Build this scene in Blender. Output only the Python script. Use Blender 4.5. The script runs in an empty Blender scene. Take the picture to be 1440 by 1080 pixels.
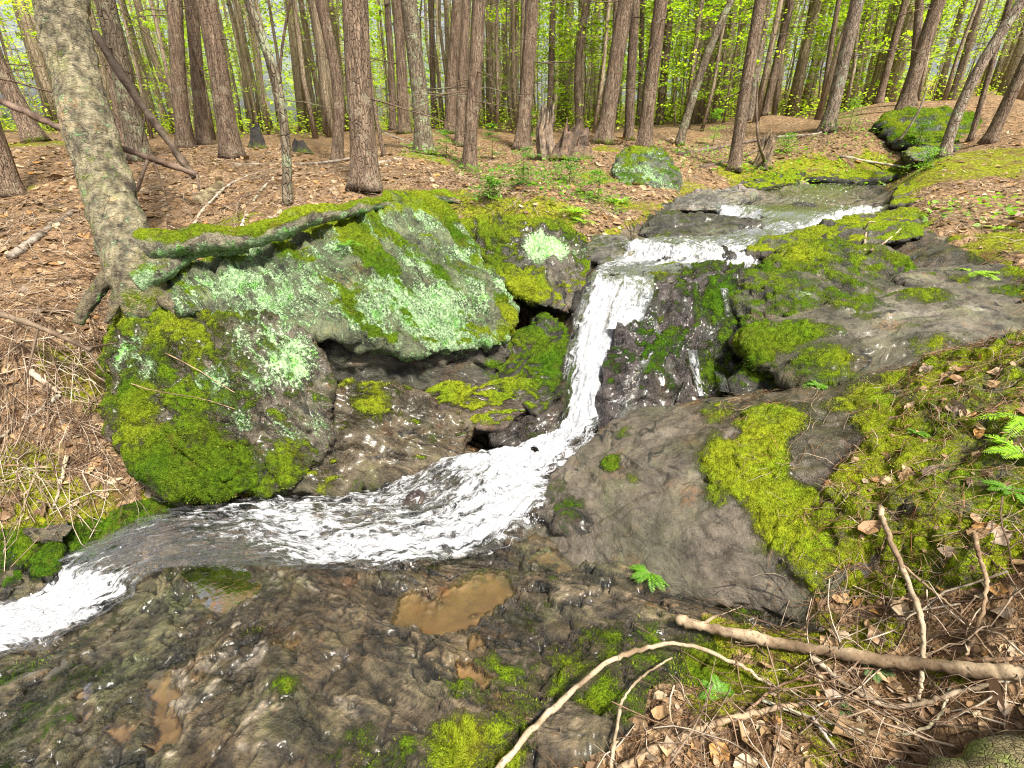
import bpy, bmesh, math, random
import numpy as np
from mathutils import Vector, Matrix
from mathutils.bvhtree import BVHTree

# ---------------------------------------------------------------- camera, sky, sun, exposure
S = bpy.context.scene
COL = S.collection
EYE = np.array([0.0, 0.0, 1.70])
PITCH = math.radians(25.3)
SP, CP = math.sin(PITCH), math.cos(PITCH)
cam_d = bpy.data.cameras.new("camera")
cam_d.lens = 18.0
cam_d.sensor_width = 36.0
cam_d.clip_start = 0.05
cam_d.clip_end = 500.0
cam = bpy.data.objects.new("camera", cam_d)
COL.objects.link(cam)
cam.location = EYE
cam.rotation_euler = (math.pi / 2 - PITCH, 0, 0)
S.camera = cam

SUN_EL, SUN_AZ = math.radians(58), math.radians(150)     # azimuth clockwise from +Y
world = bpy.data.worlds.new("World")
S.world = world
world.use_nodes = True
wn = world.node_tree
for n in list(wn.nodes):
    wn.nodes.remove(n)
sky = wn.nodes.new("ShaderNodeTexSky")
sky.sky_type = 'NISHITA'
sky.sun_disc = False
sky.sun_elevation = SUN_EL
sky.sun_rotation = SUN_AZ
sky.air_density = 1.0
sky.dust_density = 5.0
sky.ozone_density = 1.0
hs = wn.nodes.new("ShaderNodeHueSaturation")
hs.inputs['Saturation'].default_value = 0.28
bg = wn.nodes.new("ShaderNodeBackground")
bg.inputs['Strength'].default_value = 0.11
wo = wn.nodes.new("ShaderNodeOutputWorld")
wn.links.new(sky.outputs[0], hs.inputs['Color'])
wn.links.new(hs.outputs[0], bg.inputs['Color'])
wn.links.new(bg.outputs[0], wo.inputs['Surface'])

sun_d = bpy.data.lights.new("sun", 'SUN')
sun_d.energy = 4.9
sun_d.angle = math.radians(7)
sun_d.color = (1.0, 0.93, 0.80)
sun = bpy.data.objects.new("sun", sun_d)
COL.objects.link(sun)
sdir = Vector((math.sin(SUN_AZ) * math.cos(SUN_EL), math.cos(SUN_AZ) * math.cos(SUN_EL), math.sin(SUN_EL)))
sun.rotation_euler = (-sdir).to_track_quat('-Z', 'Y').to_euler()
sun.location = (0, 0, 30)

S.view_settings.view_transform = 'Standard'
S.view_settings.look = 'None'
S.view_settings.exposure = 1.08
S.view_settings.gamma = 1.0
S.render.engine = 'CYCLES'
S.cycles.max_bounces = 6
S.cycles.diffuse_bounces = 3
S.cycles.glossy_bounces = 2
S.cycles.transmission_bounces = 3
S.cycles.transparent_max_bounces = 12
S.cycles.caustics_reflective = False
S.cycles.caustics_refractive = False
S.cycles.sample_clamp_indirect = 1.5
S.cycles.sample_clamp_direct = 1.6
S.cycles.use_denoising = True
S.cycles.denoiser = 'OPENIMAGEDENOISE'
S.cycles.denoising_prefilter = 'NONE'
S.cycles.denoising_input_passes = 'RGB_ALBEDO_NORMAL'
S.cycles.filter_width = 1.15
S.cycles.use_adaptive_sampling = False

# ---------------------------------------------------------------- numeric helpers
random.seed(7)
RNG = np.random.default_rng(11)


def P(px, py, d):
    """point seen at photo pixel px, py at depth d along the optical axis"""
    v = (540.0 - py) / 720.0
    return np.array([(px - 720.0) / 720.0 * d, d * (CP + v * SP), d * (-SP + v * CP)]) + EYE


def ray(px, py):
    r = P(px, py, 1.0) - EYE
    return r / np.linalg.norm(r)


_pr = np.random.default_rng(3)
_perm = np.concatenate([_pr.permutation(256)] * 3).astype(np.int32)
_g = _pr.normal(size=(256, 3))
_g /= np.linalg.norm(_g, axis=1)[:, None]


_g = _g.astype(np.float32)


def perlin(p, seed=0):
    p = np.asarray(p, np.float64) + seed * 17.31
    i = np.floor(p)
    f = (p - i).astype(np.float32)
    i = i.astype(np.int32) & 255
    u = f * f * f * (f * (f * 6 - 15) + 10)
    out = 0
    fx, fy, fz = f[:, 0], f[:, 1], f[:, 2]
    for dx in (0, 1):
        wx = u[:, 0] if dx else 1 - u[:, 0]
        hx = _perm[i[:, 0] + dx]
        for dy in (0, 1):
            wxy = wx * (u[:, 1] if dy else 1 - u[:, 1])
            hy = _perm[hx + ((i[:, 1] + dy) & 255)]
            for dz in (0, 1):
                w = wxy * (u[:, 2] if dz else 1 - u[:, 2])
                g = _g[_perm[hy + ((i[:, 2] + dz) & 255)]]
                out = out + w * (g[:, 0] * (fx - dx) + g[:, 1] * (fy - dy) + g[:, 2] * (fz - dz))
    return (out * 1.5).astype(np.float64)


_wj = np.random.default_rng(19).uniform(0, 1, (256, 5))


def cells(p, seed=0, dims=3):
    """cell noise: (distance to the border between the two nearest cells, that cell's random number, offset from its centre)"""
    p = np.asarray(p, float) + seed * 9.7
    i = np.floor(p).astype(np.int32)
    n = len(p)
    f1, f2 = np.full(n, 9.0), np.full(n, 9.0)
    rnd, off = np.zeros((n, 2)), np.zeros((n, 3))
    for dx in (-1, 0, 1):
        for dy in (-1, 0, 1):
            for dz in ((-1, 0, 1) if dims == 3 else (0,)):
                h = _perm[_perm[_perm[(i[:, 0] + dx) & 255] + ((i[:, 1] + dy) & 255)] + ((i[:, 2] + dz) & 255)]
                j = _wj[h]
                o = i + [dx, dy, dz] + j[:, :3] - p
                if dims == 2:
                    o[:, 2] = 0
                d = np.sqrt((o * o).sum(1))
                near_ = d < f1
                f2 = np.where(near_, f1, np.minimum(f2, d))
                rnd = np.where(near_[:, None], j[:, 3:5], rnd)
                off = np.where(near_[:, None], -o, off)
                f1 = np.where(near_, d, f1)
    return f2 - f1, rnd, off


def fbm(p, octv=4, gain=0.5, seed=0):
    p = np.asarray(p, float)
    a, s, o = 1.0, 1.0, 0
    for k in range(octv):
        o = o + a * perlin(p * s, seed + k)
        a *= gain
        s *= 2.03
    return o


def ridged(p, octv=4, gain=0.5, seed=0):
    a, s, o = 1.0, 1.0, 0
    for k in range(octv):
        o = o + a * (1 - 2 * np.abs(perlin(p * s, seed + k)))
        a *= gain
        s *= 2.03
    return o


def sstep(a, b, x):
    t = np.clip((x - a) / (b - a), 0, 1)
    return t * t * (3 - 2 * t)


def in_poly(x, y, poly):
    poly = np.asarray(poly)
    c = np.zeros(x.shape, bool)
    n = len(poly)
    j = n - 1
    for i in range(n):
        xi, yi = poly[i, :2]
        xj, yj = poly[j, :2]
        if yi != yj:
            c ^= ((yi > y) != (yj > y)) & (x < (xj - xi) * (y - yi) / (yj - yi) + xi)
        j = i
    return c


def poly_dist(x, y, poly):
    """distance to a polygon's outline, negative inside"""
    poly = np.asarray(poly)
    d = np.full(x.shape, 1e9)
    n = len(poly)
    for i in range(n):
        ax, ay = poly[i, :2]
        bx, by = poly[(i + 1) % n, :2]
        L = (bx - ax) ** 2 + (by - ay) ** 2 + 1e-12
        t = np.clip(((x - ax) * (bx - ax) + (y - ay) * (by - ay)) / L, 0, 1)
        d = np.minimum(d, np.hypot(x - ax - t * (bx - ax), y - ay - t * (by - ay)))
    return np.where(in_poly(x, y, poly), -d, d)


def catmull(pts, n):
    """n samples per span through pts (k x m)"""
    pts = np.asarray(pts, float)
    q = np.vstack([2 * pts[0] - pts[1], pts, 2 * pts[-1] - pts[-2]])
    out = []
    for i in range(1, len(q) - 2):
        t = np.linspace(0, 1, n, endpoint=False)[:, None]
        a, b, c, d = q[i - 1], q[i], q[i + 1], q[i + 2]
        out.append(0.5 * (2 * b + (c - a) * t + (2 * a - 5 * b + 4 * c - d) * t ** 2 + (3 * b - a - 3 * c + d) * t ** 3))
    out.append(pts[-1:])
    return np.vstack(out)


# ---------------------------------------------------------------- object helpers
def mk_mesh(name, V, F, mats=(), attrs=None, smooth=True, midx=None):
    """V n x 3, F m x k (one polygon size) or a list of such arrays"""
    V = np.asarray(V, np.float32)
    Fs = F if isinstance(F, list) else [F]
    Fs = [np.asarray(f, np.int32) for f in Fs if len(f)]
    me = bpy.data.meshes.new(name)
    me.vertices.add(len(V))
    me.vertices.foreach_set('co', V.ravel())
    nl = sum(f.size for f in Fs)
    npoly = sum(len(f) for f in Fs)
    me.loops.add(nl)
    me.loops.foreach_set('vertex_index', np.concatenate([f.ravel() for f in Fs]))
    me.polygons.add(npoly)
    sizes = np.concatenate([np.full(len(f), f.shape[1], np.int32) for f in Fs])
    st = np.concatenate([[0], np.cumsum(sizes)[:-1]]).astype(np.int32)
    me.polygons.foreach_set('loop_start', st)
    me.update(calc_edges=True)
    me.polygons.foreach_set('use_smooth', np.full(npoly, smooth, bool))
    if midx is not None:
        me.polygons.foreach_set('material_index', np.asarray(midx, np.int32))
    for m in mats:
        me.materials.append(m)
    for k, a in (attrs or {}).items():
        a = np.asarray(a, np.float32)
        if a.ndim == 1:
            me.attributes.new(k, 'FLOAT', 'POINT').data.foreach_set('value', a)
        elif k == 'q' or a.shape[1] == 3:
            me.attributes.new(k, 'FLOAT_VECTOR', 'POINT').data.foreach_set('vector', a.ravel())
        else:
            me.attributes.new(k, 'FLOAT_COLOR', 'POINT').data.foreach_set('color', a.ravel())
    me.validate()
    return me


def link(name, me, parent=None, loc=None):
    o = bpy.data.objects.new(name, me)
    COL.objects.link(o)
    if loc is not None:
        o.location = [float(c) for c in loc]
    if parent is not None:
        o.parent = parent
    return o


def tag(o, label=None, cat=None, group=None, kind=None):
    if label:
        o['label'] = label
    if cat:
        o['category'] = cat
    if group:
        o['group'] = group
    if kind:
        o['kind'] = kind
    return o


def empty(name, loc, label, cat, group=None):
    o = bpy.data.objects.new(name, None)
    COL.objects.link(o)
    o.location = [float(c) for c in loc]
    o.empty_display_size = 0.1
    return tag(o, label, cat, group)


class Soup:
    """collects geometry for ONE mesh"""

    def __init__(self):
        self.v, self.q, self.t, self.a, self.n = [], [], [], {}, 0

    def add(self, V, quads=None, tris=None, **attrs):
        V = np.asarray(V, float)
        self.v.append(V)
        if quads is not None and len(quads):
            self.q.append(np.asarray(quads) + self.n)
        if tris is not None and len(tris):
            self.t.append(np.asarray(tris) + self.n)
        for k, a in attrs.items():
            a = np.asarray(a, float)
            if a.ndim == 0:
                a = np.full(len(V), float(a))
            elif a.ndim == 1 and len(a) in (3, 4) and len(V) != len(a):
                a = np.tile(a, (len(V), 1))
            self.a.setdefault(k, []).append(a)
        self.n += len(V)

    def mesh(self, name, mats, smooth=True):
        F = []
        if self.q:
            F.append(np.vstack(self.q))
        if self.t:
            F.append(np.vstack(self.t))
        return mk_mesh(name, np.vstack(self.v), F, mats, {k: np.concatenate(a) for k, a in self.a.items()}, smooth)


def tube(pts, rad, seg=10, twist=0.0, caps=True):
    """tube along pts (n x 3) with radii; returns V, quads, tris, (u around, s along)"""
    pts = np.asarray(pts, float)
    rad = np.broadcast_to(np.asarray(rad, float), (len(pts),))
    T = np.gradient(pts, axis=0)
    T /= np.linalg.norm(T, axis=1)[:, None] + 1e-9
    ref = np.array([0.31, 0.93, 0.2]) if abs(T[0][2]) > 0.7 else np.array([0.1, 0.2, 0.97])
    N = np.zeros_like(pts)
    n = np.cross(T[0], ref)
    n /= np.linalg.norm(n)
    for i in range(len(pts)):
        n = n - T[i] * np.dot(n, T[i])
        n /= np.linalg.norm(n) + 1e-9
        N[i] = n
    B = np.cross(T, N)
    th = np.linspace(0, 2 * np.pi, seg, endpoint=False)
    V = (pts[:, None] + rad[:, None, None] * (np.cos(th)[None, :, None] * N[:, None] + np.sin(th)[None, :, None] * B[:, None])).reshape(-1, 3)
    nrm = (np.cos(th)[None, :, None] * N[:, None] + np.sin(th)[None, :, None] * B[:, None]).reshape(-1, 3)
    i = np.arange(len(pts) - 1)[:, None] * seg
    j = np.arange(seg)[None]
    j2 = (j + 1) % seg
    Q = np.stack([i + j, i + j2, i + seg + j2, i + seg + j], -1).reshape(-1, 4)
    tris = []
    if caps:
        for k in range(1, seg - 1):
            tris.append((0, k + 1, k))
            b = (len(pts) - 1) * seg
            tris.append((b, b + k, b + k + 1))
    s = np.repeat(np.concatenate([[0], np.cumsum(np.linalg.norm(np.diff(pts, axis=0), axis=1))]), seg)
    return V, Q, np.array(tris, int).reshape(-1, 3), nrm, s


# ---------------------------------------------------------------- materials
class NT:
    def __init__(self, name):
        self.m = bpy.data.materials.new(name)
        self.m.use_nodes = True
        self.t = self.m.node_tree
        self.t.nodes.clear()
        self.out = self.t.nodes.new("ShaderNodeOutputMaterial")

    def n(self, kind, **kw):
        nd = self.t.nodes.new("ShaderNode" + kind)
        for k, v in kw.items():
            if hasattr(nd, k) and not k[0].isupper():
                setattr(nd, k, v)
            else:
                nd.inputs[k].default_value = v
        return nd

    def l(self, a, b):
        self.t.links.new(a, b)

    def put(self, sock, v):
        if isinstance(v, bpy.types.NodeSocket):
            self.l(v, sock)
        elif isinstance(v, (tuple, list)):
            sock.default_value = tuple(v) + ((1.0,) if len(v) == 3 and len(sock.default_value) == 4 else ())
        elif hasattr(sock.default_value, '__len__'):
            sock.default_value = (v, v, v, 1.0)[:len(sock.default_value)]
        else:
            sock.default_value = v

    def math(self, op, a, b=0.0, c=None, clamp=False):
        nd = self.n("Math", operation=op, use_clamp=clamp)
        self.put(nd.inputs[0], a)
        self.put(nd.inputs[1], b)
        if c is not None:
            self.put(nd.inputs[2], c)
        return nd.outputs[0]

    def ramp(self, f, lo, hi):
        nd = self.n("MapRange", interpolation_type='SMOOTHSTEP')
        self.put(nd.inputs[0], f)
        self.put(nd.inputs[1], lo)
        self.put(nd.inputs[2], hi)
        return nd.outputs[0]

    def mix(self, f, a, b, mode='MIX'):
        nd = self.n("Mix", data_type='RGBA', blend_type=mode)
        self.put(nd.inputs[0], f)
        self.put(nd.inputs[6], a)
        self.put(nd.inputs[7], b)
        return nd.outputs[2]

    def noise(self, vec, scale, detail=4.0, rough=0.55, dist=0.0):
        nd = self.n("TexNoise", Scale=scale, Detail=detail, Roughness=rough, Distortion=dist)
        if vec is not None:
            self.l(vec, nd.inputs['Vector'])
        return nd.outputs[0]

    def vor(self, vec, scale, feature='F1', rand=1.0):
        nd = self.n("TexVoronoi", Scale=scale, feature=feature, Randomness=rand)
        if vec is not None:
            self.l(vec, nd.inputs['Vector'])
        return nd

    def attr(self, name):
        nd = self.n("Attribute", attribute_name=name)
        return nd

    def obj(self):
        return self.n("TexCoord").outputs['Object']

    def mapped(self, vec, sc):
        nd = self.n("Mapping")
        self.l(vec, nd.inputs['Vector'])
        nd.inputs['Scale'].default_value = sc
        return nd.outputs[0]

    def bump(self, h, strength=0.5, dist=0.01, normal=None):
        nd = self.n("Bump", Strength=strength, Distance=dist)
        self.l(h, nd.inputs['Height'])
        if normal is not None:
            self.l(normal, nd.inputs['Normal'])
        return nd.outputs[0]

    def principled(self, color, rough, normal=None, spec=0.5):
        nd = self.n("BsdfPrincipled")
        self.put(nd.inputs['Base Color'], color)
        self.put(nd.inputs['Roughness'], rough)
        self.put(nd.inputs['Specular IOR Level'], spec)
        if normal is not None:
            self.l(normal, nd.inputs['Normal'])
        return nd

    def done(self, shader):
        self.l(shader, self.out.inputs['Surface'])
        return self.m


def rock_material():
    """stone with moss and lichen. Attributes: tint (colour), moss, lichen, wet, mossc, q (grain coordinates)"""
    k = NT("weathered_stone")
    o = k.obj()
    q = k.attr('q').outputs['Vector']
    tint = k.attr('tint').outputs['Color']
    moss_a = k.attr('moss').outputs['Fac']
    lich_a = k.attr('lichen').outputs['Fac']
    wet = k.attr('wet').outputs['Fac']
    mossc = k.attr('mossc').outputs['Fac']
    calm = k.math('SUBTRACT', 1.0, k.attr('calm').outputs['Fac'])
    cm = k.ramp(k.attr('calm').outputs['Fac'], 0.98, 0.82)
    n1 = k.noise(o, 8, 8, 0.68)
    n2 = k.noise(q, 20, 8, 0.70, 0.5)
    n3 = k.noise(o, 75, 6, 0.72)
    n4 = k.noise(q, 85, 6, 0.72)
    # tone of the stone
    v = k.math('MULTIPLY', k.ramp(n1, 0.25, 0.78), 1.5)
    v = k.math('ADD', v, k.math('MULTIPLY', k.ramp(n2, 0.3, 0.72), 0.7))
    v = k.math('MULTIPLY_ADD', n3, 1.3, k.math('SUBTRACT', v, 0.75))
    v = k.math('MAXIMUM', v, 0.15)
    v = k.math('ADD', k.math('MULTIPLY', k.math('SUBTRACT', v, 1.0), k.math('MULTIPLY_ADD', calm, 0.65, 0.35)), 1.0)
    base = k.mix(1.0, tint, v, 'MULTIPLY')
    rust = k.ramp(k.noise(o, 4.7, 7, 0.72), 0.54, 0.72)
    base = k.mix(k.math('MULTIPLY', rust, 0.6), base, k.mix(1.0, base, (1.9, 1.0, 0.45), 'MULTIPLY'))
    green = k.ramp(k.noise(o, 3.9, 7, 0.72), 0.5, 0.68)
    base = k.mix(k.math('MULTIPLY', green, 0.5), base, k.mix(1.0, base, (0.7, 0.95, 0.42), 'MULTIPLY'))
    pale = k.ramp(k.math('ADD', k.math('MULTIPLY', n4, 0.6), k.math('MULTIPLY', n3, 0.4)), 0.60, 0.70)
    base = k.mix(k.math('MULTIPLY', k.math('MULTIPLY', pale, calm), 0.45), base, (0.34, 0.32, 0.29))
    crack = k.ramp(n2, 0.42, 0.34)
    crack2 = k.ramp(n4, 0.42, 0.33)
    base = k.mix(k.math('MULTIPLY', k.math('MULTIPLY', crack, k.math('MULTIPLY', cm, k.math('MULTIPLY_ADD', calm, .6, .4))), 0.7), base, (0.012, 0.010, 0.008))
    base = k.mix(k.math('MULTIPLY', k.math('MULTIPLY', crack2, calm), 0.5), base, (0.016, 0.013, 0.010))
    brk = k.ramp(k.noise(o, 5, 3, 0.6), 0.46, 0.56)
    for sc_, wd_, am_ in ((4.5, .009, .9), (11, .010, .7)):
        ln_ = k.noise(k.mapped(q, (1.0, 0.45, 0.7)), sc_, 2, 0.5, 0.3)
        lf_ = k.ramp(k.math('ABSOLUTE', k.math('SUBTRACT', ln_, 0.5)), wd_, wd_ * .3)
        base = k.mix(k.math('MULTIPLY', k.math('MULTIPLY', k.math('MULTIPLY', lf_, brk), cm), am_), base, (0.010, 0.009, 0.007))
    wetcol = k.mix(k.math('MULTIPLY', wet, 0.7), base, k.mix(1.0, base, (0.36, 0.33, 0.30), 'MULTIPLY'))
    # lichen: pale crust in broken plates
    lv = k.vor(k.mapped(o, (1, 1, 1)), 55)
    ln = k.noise(q, 11, 8, 0.74, 0.3)
    lsum = k.math('ADD', lich_a, k.math('MULTIPLY', k.math('SUBTRACT', ln, 0.5), 2.0))
    lsum = k.math('ADD', lsum, k.math('MULTIPLY', k.math('SUBTRACT', n3, 0.5), 1.3))
    lf = k.ramp(lsum, 0.50, 0.68)
    lt = k.math('ADD', k.math('MULTIPLY', n3, 0.6), k.math('MULTIPLY', n4, 0.4))
    lcol = k.mix(k.ramp(lt, 0.36, 0.62), (0.10, 0.20, 0.085), (0.50, 0.66, 0.40))
    lcol = k.mix(k.math('MULTIPLY', k.ramp(lv.outputs['Distance'], 0.35, 0.75), 0.6), lcol, (0.13, 0.23, 0.09))
    lcol = k.mix(k.ramp(k.noise(o, 14, 4, 0.6), 0.5, 0.66), lcol, k.mix(1.0, lcol, (0.62, 0.95, 0.45), 'MULTIPLY'))
    c2 = k.mix(lf, wetcol, lcol)
    # moss
    mn = k.noise(o, 13, 8, 0.72)
    mf = k.noise(o, 170, 3, 0.7)
    mg = k.noise(o, 42, 5, 0.66)
    msum = k.math('ADD', moss_a, k.math('MULTIPLY', k.math('SUBTRACT', mn, 0.5), 1.9))
    msum = k.math('ADD', msum, k.math('MULTIPLY', k.math('SUBTRACT', mf, 0.5), 0.7))
    mm = k.ramp(msum, 0.36, 0.78)
    mdark = k.mix(mossc, (0.014, 0.036, 0.003), (0.070, 0.085, 0.005))
    mlight = k.mix(mossc, (0.095, 0.205, 0.010), (0.47, 0.53, 0.026))
    mt = k.math('ADD', k.math('MULTIPLY', mf, 0.38), k.math('MULTIPLY', mg, 0.42))
    mt = k.math('ADD', mt, k.math('MULTIPLY', mn, 0.20))
    mt = k.ramp(mt, 0.36, 0.64)
    mcol = k.mix(mt, mdark, mlight)
    hue = k.ramp(k.noise(o, 3.1, 5, 0.6), 0.40, 0.64)
    mcol = k.mix(k.math('MULTIPLY', hue, 0.42), mcol, k.mix(1.0, mcol, (0.50, 0.95, 0.75), 'MULTIPLY'))
    brown = k.ramp(k.noise(o, 7, 6, 0.68), 0.54, 0.70)
    mcol = k.mix(k.math('MULTIPLY', brown, 0.55), mcol, k.mix(mg, (0.05, 0.030, 0.008), (0.22, 0.14, 0.035)))
    col = k.mix(mm, c2, mcol)
    dry = k.math('MULTIPLY_ADD', n3, 0.3, 0.60)
    wr = k.math('ADD', k.math('MULTIPLY', k.ramp(n1, 0.38, 0.66), 0.22), k.math('MULTIPLY_ADD', n3, 0.30, -0.02))
    rough = k.mix(wet, dry, wr)
    rough = k.mix(k.math('MAXIMUM', mm, lf), rough, (0.95, 0.95, 0.95))
    h = k.math('ADD', k.math('MULTIPLY', n2, 1.5), k.math('MULTIPLY', n4, 0.6))
    h = k.math('ADD', h, k.math('MULTIPLY', n3, 0.55))
    h = k.math('ADD', h, k.math('MULTIPLY', n1, 0.8))
    h = k.math('ADD', h, k.math('MULTIPLY', lf, 0.2))
    hm = k.math('ADD', k.math('MULTIPLY', mf, 0.8), k.math('MULTIPLY', mn, 1.2))
    hm = k.math('ADD', hm, k.math('MULTIPLY', mg, 1.2))
    h = k.math('MULTIPLY', h, k.math('MULTIPLY', k.math('MULTIPLY_ADD', calm, 0.92, 0.08), k.math('MULTIPLY_ADD', wet, -0.55, 1.0)))
    hh = k.mix(mm, h, k.math('ADD', hm, 0.3))
    nb = k.bump(hh, 1.0, 0.035)
    spec = k.mix(k.math('MAXIMUM', mm, lf), 0.5, 0.06)
    p = k.principled(col, rough, nb)
    k.l(spec, p.inputs['Specular IOR Level'])
    k.l(k.math('MULTIPLY', k.math('MULTIPLY', k.math('MULTIPLY', wet, k.ramp(n1, 0.42, 0.6)), 0.85), k.math('SUBTRACT', 1.0, k.math('MAXIMUM', mm, lf)), clamp=True), p.inputs['Coat Weight'])
    p.inputs['Coat Roughness'].default_value = 0.24
    p.inputs['Coat IOR'].default_value = 1.4
    k.l(k.bump(k.noise(q, 30, 3, 0.5), 0.35, 0.012), p.inputs['Coat Normal'])
    return k.done(p.outputs[0])


def litter_material():
    k = NT("forest_litter")
    o = k.obj()
    moss_a = k.attr('moss').outputs['Fac']
    n0 = k.noise(o, 1.3, 5, 0.6)
    wv = k.n("VectorMath", operation='ADD')
    k.l(o, wv.inputs[0])
    nd = k.n("TexNoise", Scale=14.0, Detail=3.0)
    k.l(o, nd.inputs['Vector'])
    sc = k.n("VectorMath", operation='SCALE')
    k.l(nd.outputs['Color'], sc.inputs[0])
    sc.inputs['Scale'].default_value = 0.12
    k.l(sc.outputs[0], wv.inputs[1])
    va = k.vor(wv.outputs[0], 19)
    vb = k.vor(k.mapped(wv.outputs[0], (60, 15, 30)), 1.0)
    n3 = k.noise(o, 60, 4, 0.7)
    ca = k.n("SeparateColor")
    k.l(va.outputs['Color'], ca.inputs[0])
    leaf = k.mix(ca.outputs[0], (0.062, 0.038, 0.022), (0.33, 0.215, 0.120))
    leaf = k.mix(k.math('MULTIPLY', ca.outputs[1], 0.5), leaf, (0.22, 0.125, 0.06))
    cb = k.n("SeparateColor")
    k.l(vb.outputs['Color'], cb.inputs[0])
    need = k.mix(cb.outputs[0], (0.055, 0.034, 0.020), (0.32, 0.215, 0.125))
    col = k.mix(k.ramp(n0, 0.40, 0.60), leaf, need)
    shade = k.math('MULTIPLY_ADD', n3, 1.1, 0.45)
    col = k.mix(1.0, col, shade, 'MULTIPLY')
    mn = k.noise(o, 6, 6, 0.65)
    mf = k.noise(o, 140, 3, 0.7)
    ms = k.math('ADD', moss_a, k.math('MULTIPLY', k.math('SUBTRACT', mn, 0.5), 1.3))
    mm = k.ramp(ms, 0.46, 0.58)
    mg = k.noise(o, 34, 5, 0.68)
    mcol = k.mix(k.ramp(k.math('ADD', k.math('MULTIPLY', mf, .4), k.math('MULTIPLY', mg, .6)), .36, .64), (0.022, 0.032, 0.003), (0.36, 0.38, 0.018))
    mcol = k.mix(k.ramp(k.noise(o, 5, 6, .7), .5, .66), mcol, k.mix(mg, (0.07, 0.04, 0.015), (0.26, 0.17, 0.06)))
    col = k.mix(mm, col, mcol)
    h = k.math('ADD', k.math('MULTIPLY', va.outputs['Distance'], 1.2), k.math('MULTIPLY', n3, 0.6))
    h = k.math('ADD', h, k.math('MULTIPLY', vb.outputs['Distance'], 0.5))
    h = k.mix(mm, h, k.math('ADD', mf, k.math('MULTIPLY', mn, 0.8)))
    p = k.principled(col, 0.9, k.bump(h, 0.9, 0.03), 0.15)
    return k.done(p.outputs[0])


def bark_material(name, dark, light, streak=0.14, patch=None, patch_lo=0.55, sc=26):
    k = NT(name)
    o = k.obj()
    m = k.mapped(o, (1, 1, streak))
    n1 = k.noise(m, sc, 6, 0.65, 0.5)
    n2 = k.noise(o, 60, 5, 0.7)
    n3 = k.noise(o, 2.2, 3, 0.5)
    v = k.vor(k.mapped(o, (1, 1, 0.3)), sc * 1.3, 'DISTANCE_TO_EDGE')
    edge = k.ramp(v.outputs['Distance'], 0.0, 0.10)
    f = k.ramp(k.math('ADD', k.math('MULTIPLY', n1, 0.75), k.math('MULTIPLY', n2, 0.25)), 0.33, 0.68)
    col = k.mix(f, dark, light)
    col = k.mix(k.math('MULTIPLY_ADD', n3, 0.8, -0.1), col, k.mix(1.0, col, (0.62, 0.60, 0.62), 'MULTIPLY'))
    col = k.mix(k.math('MULTIPLY', k.math('SUBTRACT', 1.0, edge), 0.4), col, (dark[0] * .35, dark[1] * .35, dark[2] * .35))
    if patch:
        pf = k.ramp(k.math('ADD', k.noise(o, 7, 6, 0.7), k.math('MULTIPLY', n2, 0.12)), patch_lo, patch_lo + 0.1)
        col = k.mix(k.math('MULTIPLY', pf, 0.8), col, patch)
    ms = k.math('ADD', k.attr('moss').outputs['Fac'], k.math('MULTIPLY', k.math('SUBTRACT', k.noise(o, 12, 5, 0.7), 0.5), 1.2))
    mm = k.ramp(ms, 0.45, 0.62)
    col = k.mix(mm, col, k.mix(n2, (0.03, 0.05, 0.004), (0.22, 0.28, 0.015)))
    h = k.math('ADD', k.math('MULTIPLY', n1, 1.0), k.math('MULTIPLY', n2, 0.4))
    h = k.math('ADD', h, k.math('MULTIPLY', edge, 0.6))
    p = k.principled(col, 0.88, k.bump(h, 0.9, 0.02), 0.2)
    return k.done(p.outputs[0])


def leaf_material(name, trans=0.5, rough=0.6):
    """colour comes from the mesh's own 'tint' attribute"""
    k = NT(name)
    tint = k.attr('tint').outputs['Color']
    d = k.n("BsdfDiffuse")
    k.l(tint, d.inputs['Color'])
    t = k.n("BsdfTranslucent")
    k.l(k.mix(1.0, tint, (1.15, 1.25, 0.6), 'MULTIPLY'), t.inputs['Color'])
    mx = k.n("MixShader")
    mx.inputs[0].default_value = trans
    k.l(d.outputs[0], mx.inputs[1])
    k.l(t.outputs[0], mx.inputs[2])
    g = k.n("BsdfGlossy", Roughness=rough)
    mx2 = k.n("MixShader")
    mx2.inputs[0].default_value = 0.04
    k.l(mx.outputs[0], mx2.inputs[1])
    k.l(g.outputs[0], mx2.inputs[2])
    return k.done(mx2.outputs[0])


def plain_material(name, rough=0.8, sc=40):
    """stick / twig bark tinted by the mesh's 'tint' attribute"""
    k = NT(name)
    o = k.obj()
    tint = k.attr('tint').outputs['Color']
    n = k.noise(o, sc, 6, 0.7)
    n2 = k.noise(o, sc * .2, 3, 0.6)
    col = k.mix(1.0, tint, k.math('MULTIPLY_ADD', n, 1.2, 0.35), 'MULTIPLY')
    col = k.mix(k.ramp(n2, 0.45, 0.62), col, k.mix(1.0, col, (0.45, 0.40, 0.36), 'MULTIPLY'))
    col = k.mix(k.ramp(k.noise(o, sc * 2.3, 4, 0.7), 0.56, 0.68), col, k.mix(1.0, col, (0.35, 0.30, 0.26), 'MULTIPLY'))
    p = k.principled(col, rough, k.bump(n, 0.7, 0.006), 0.25)
    return k.done(p.outputs[0])


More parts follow.
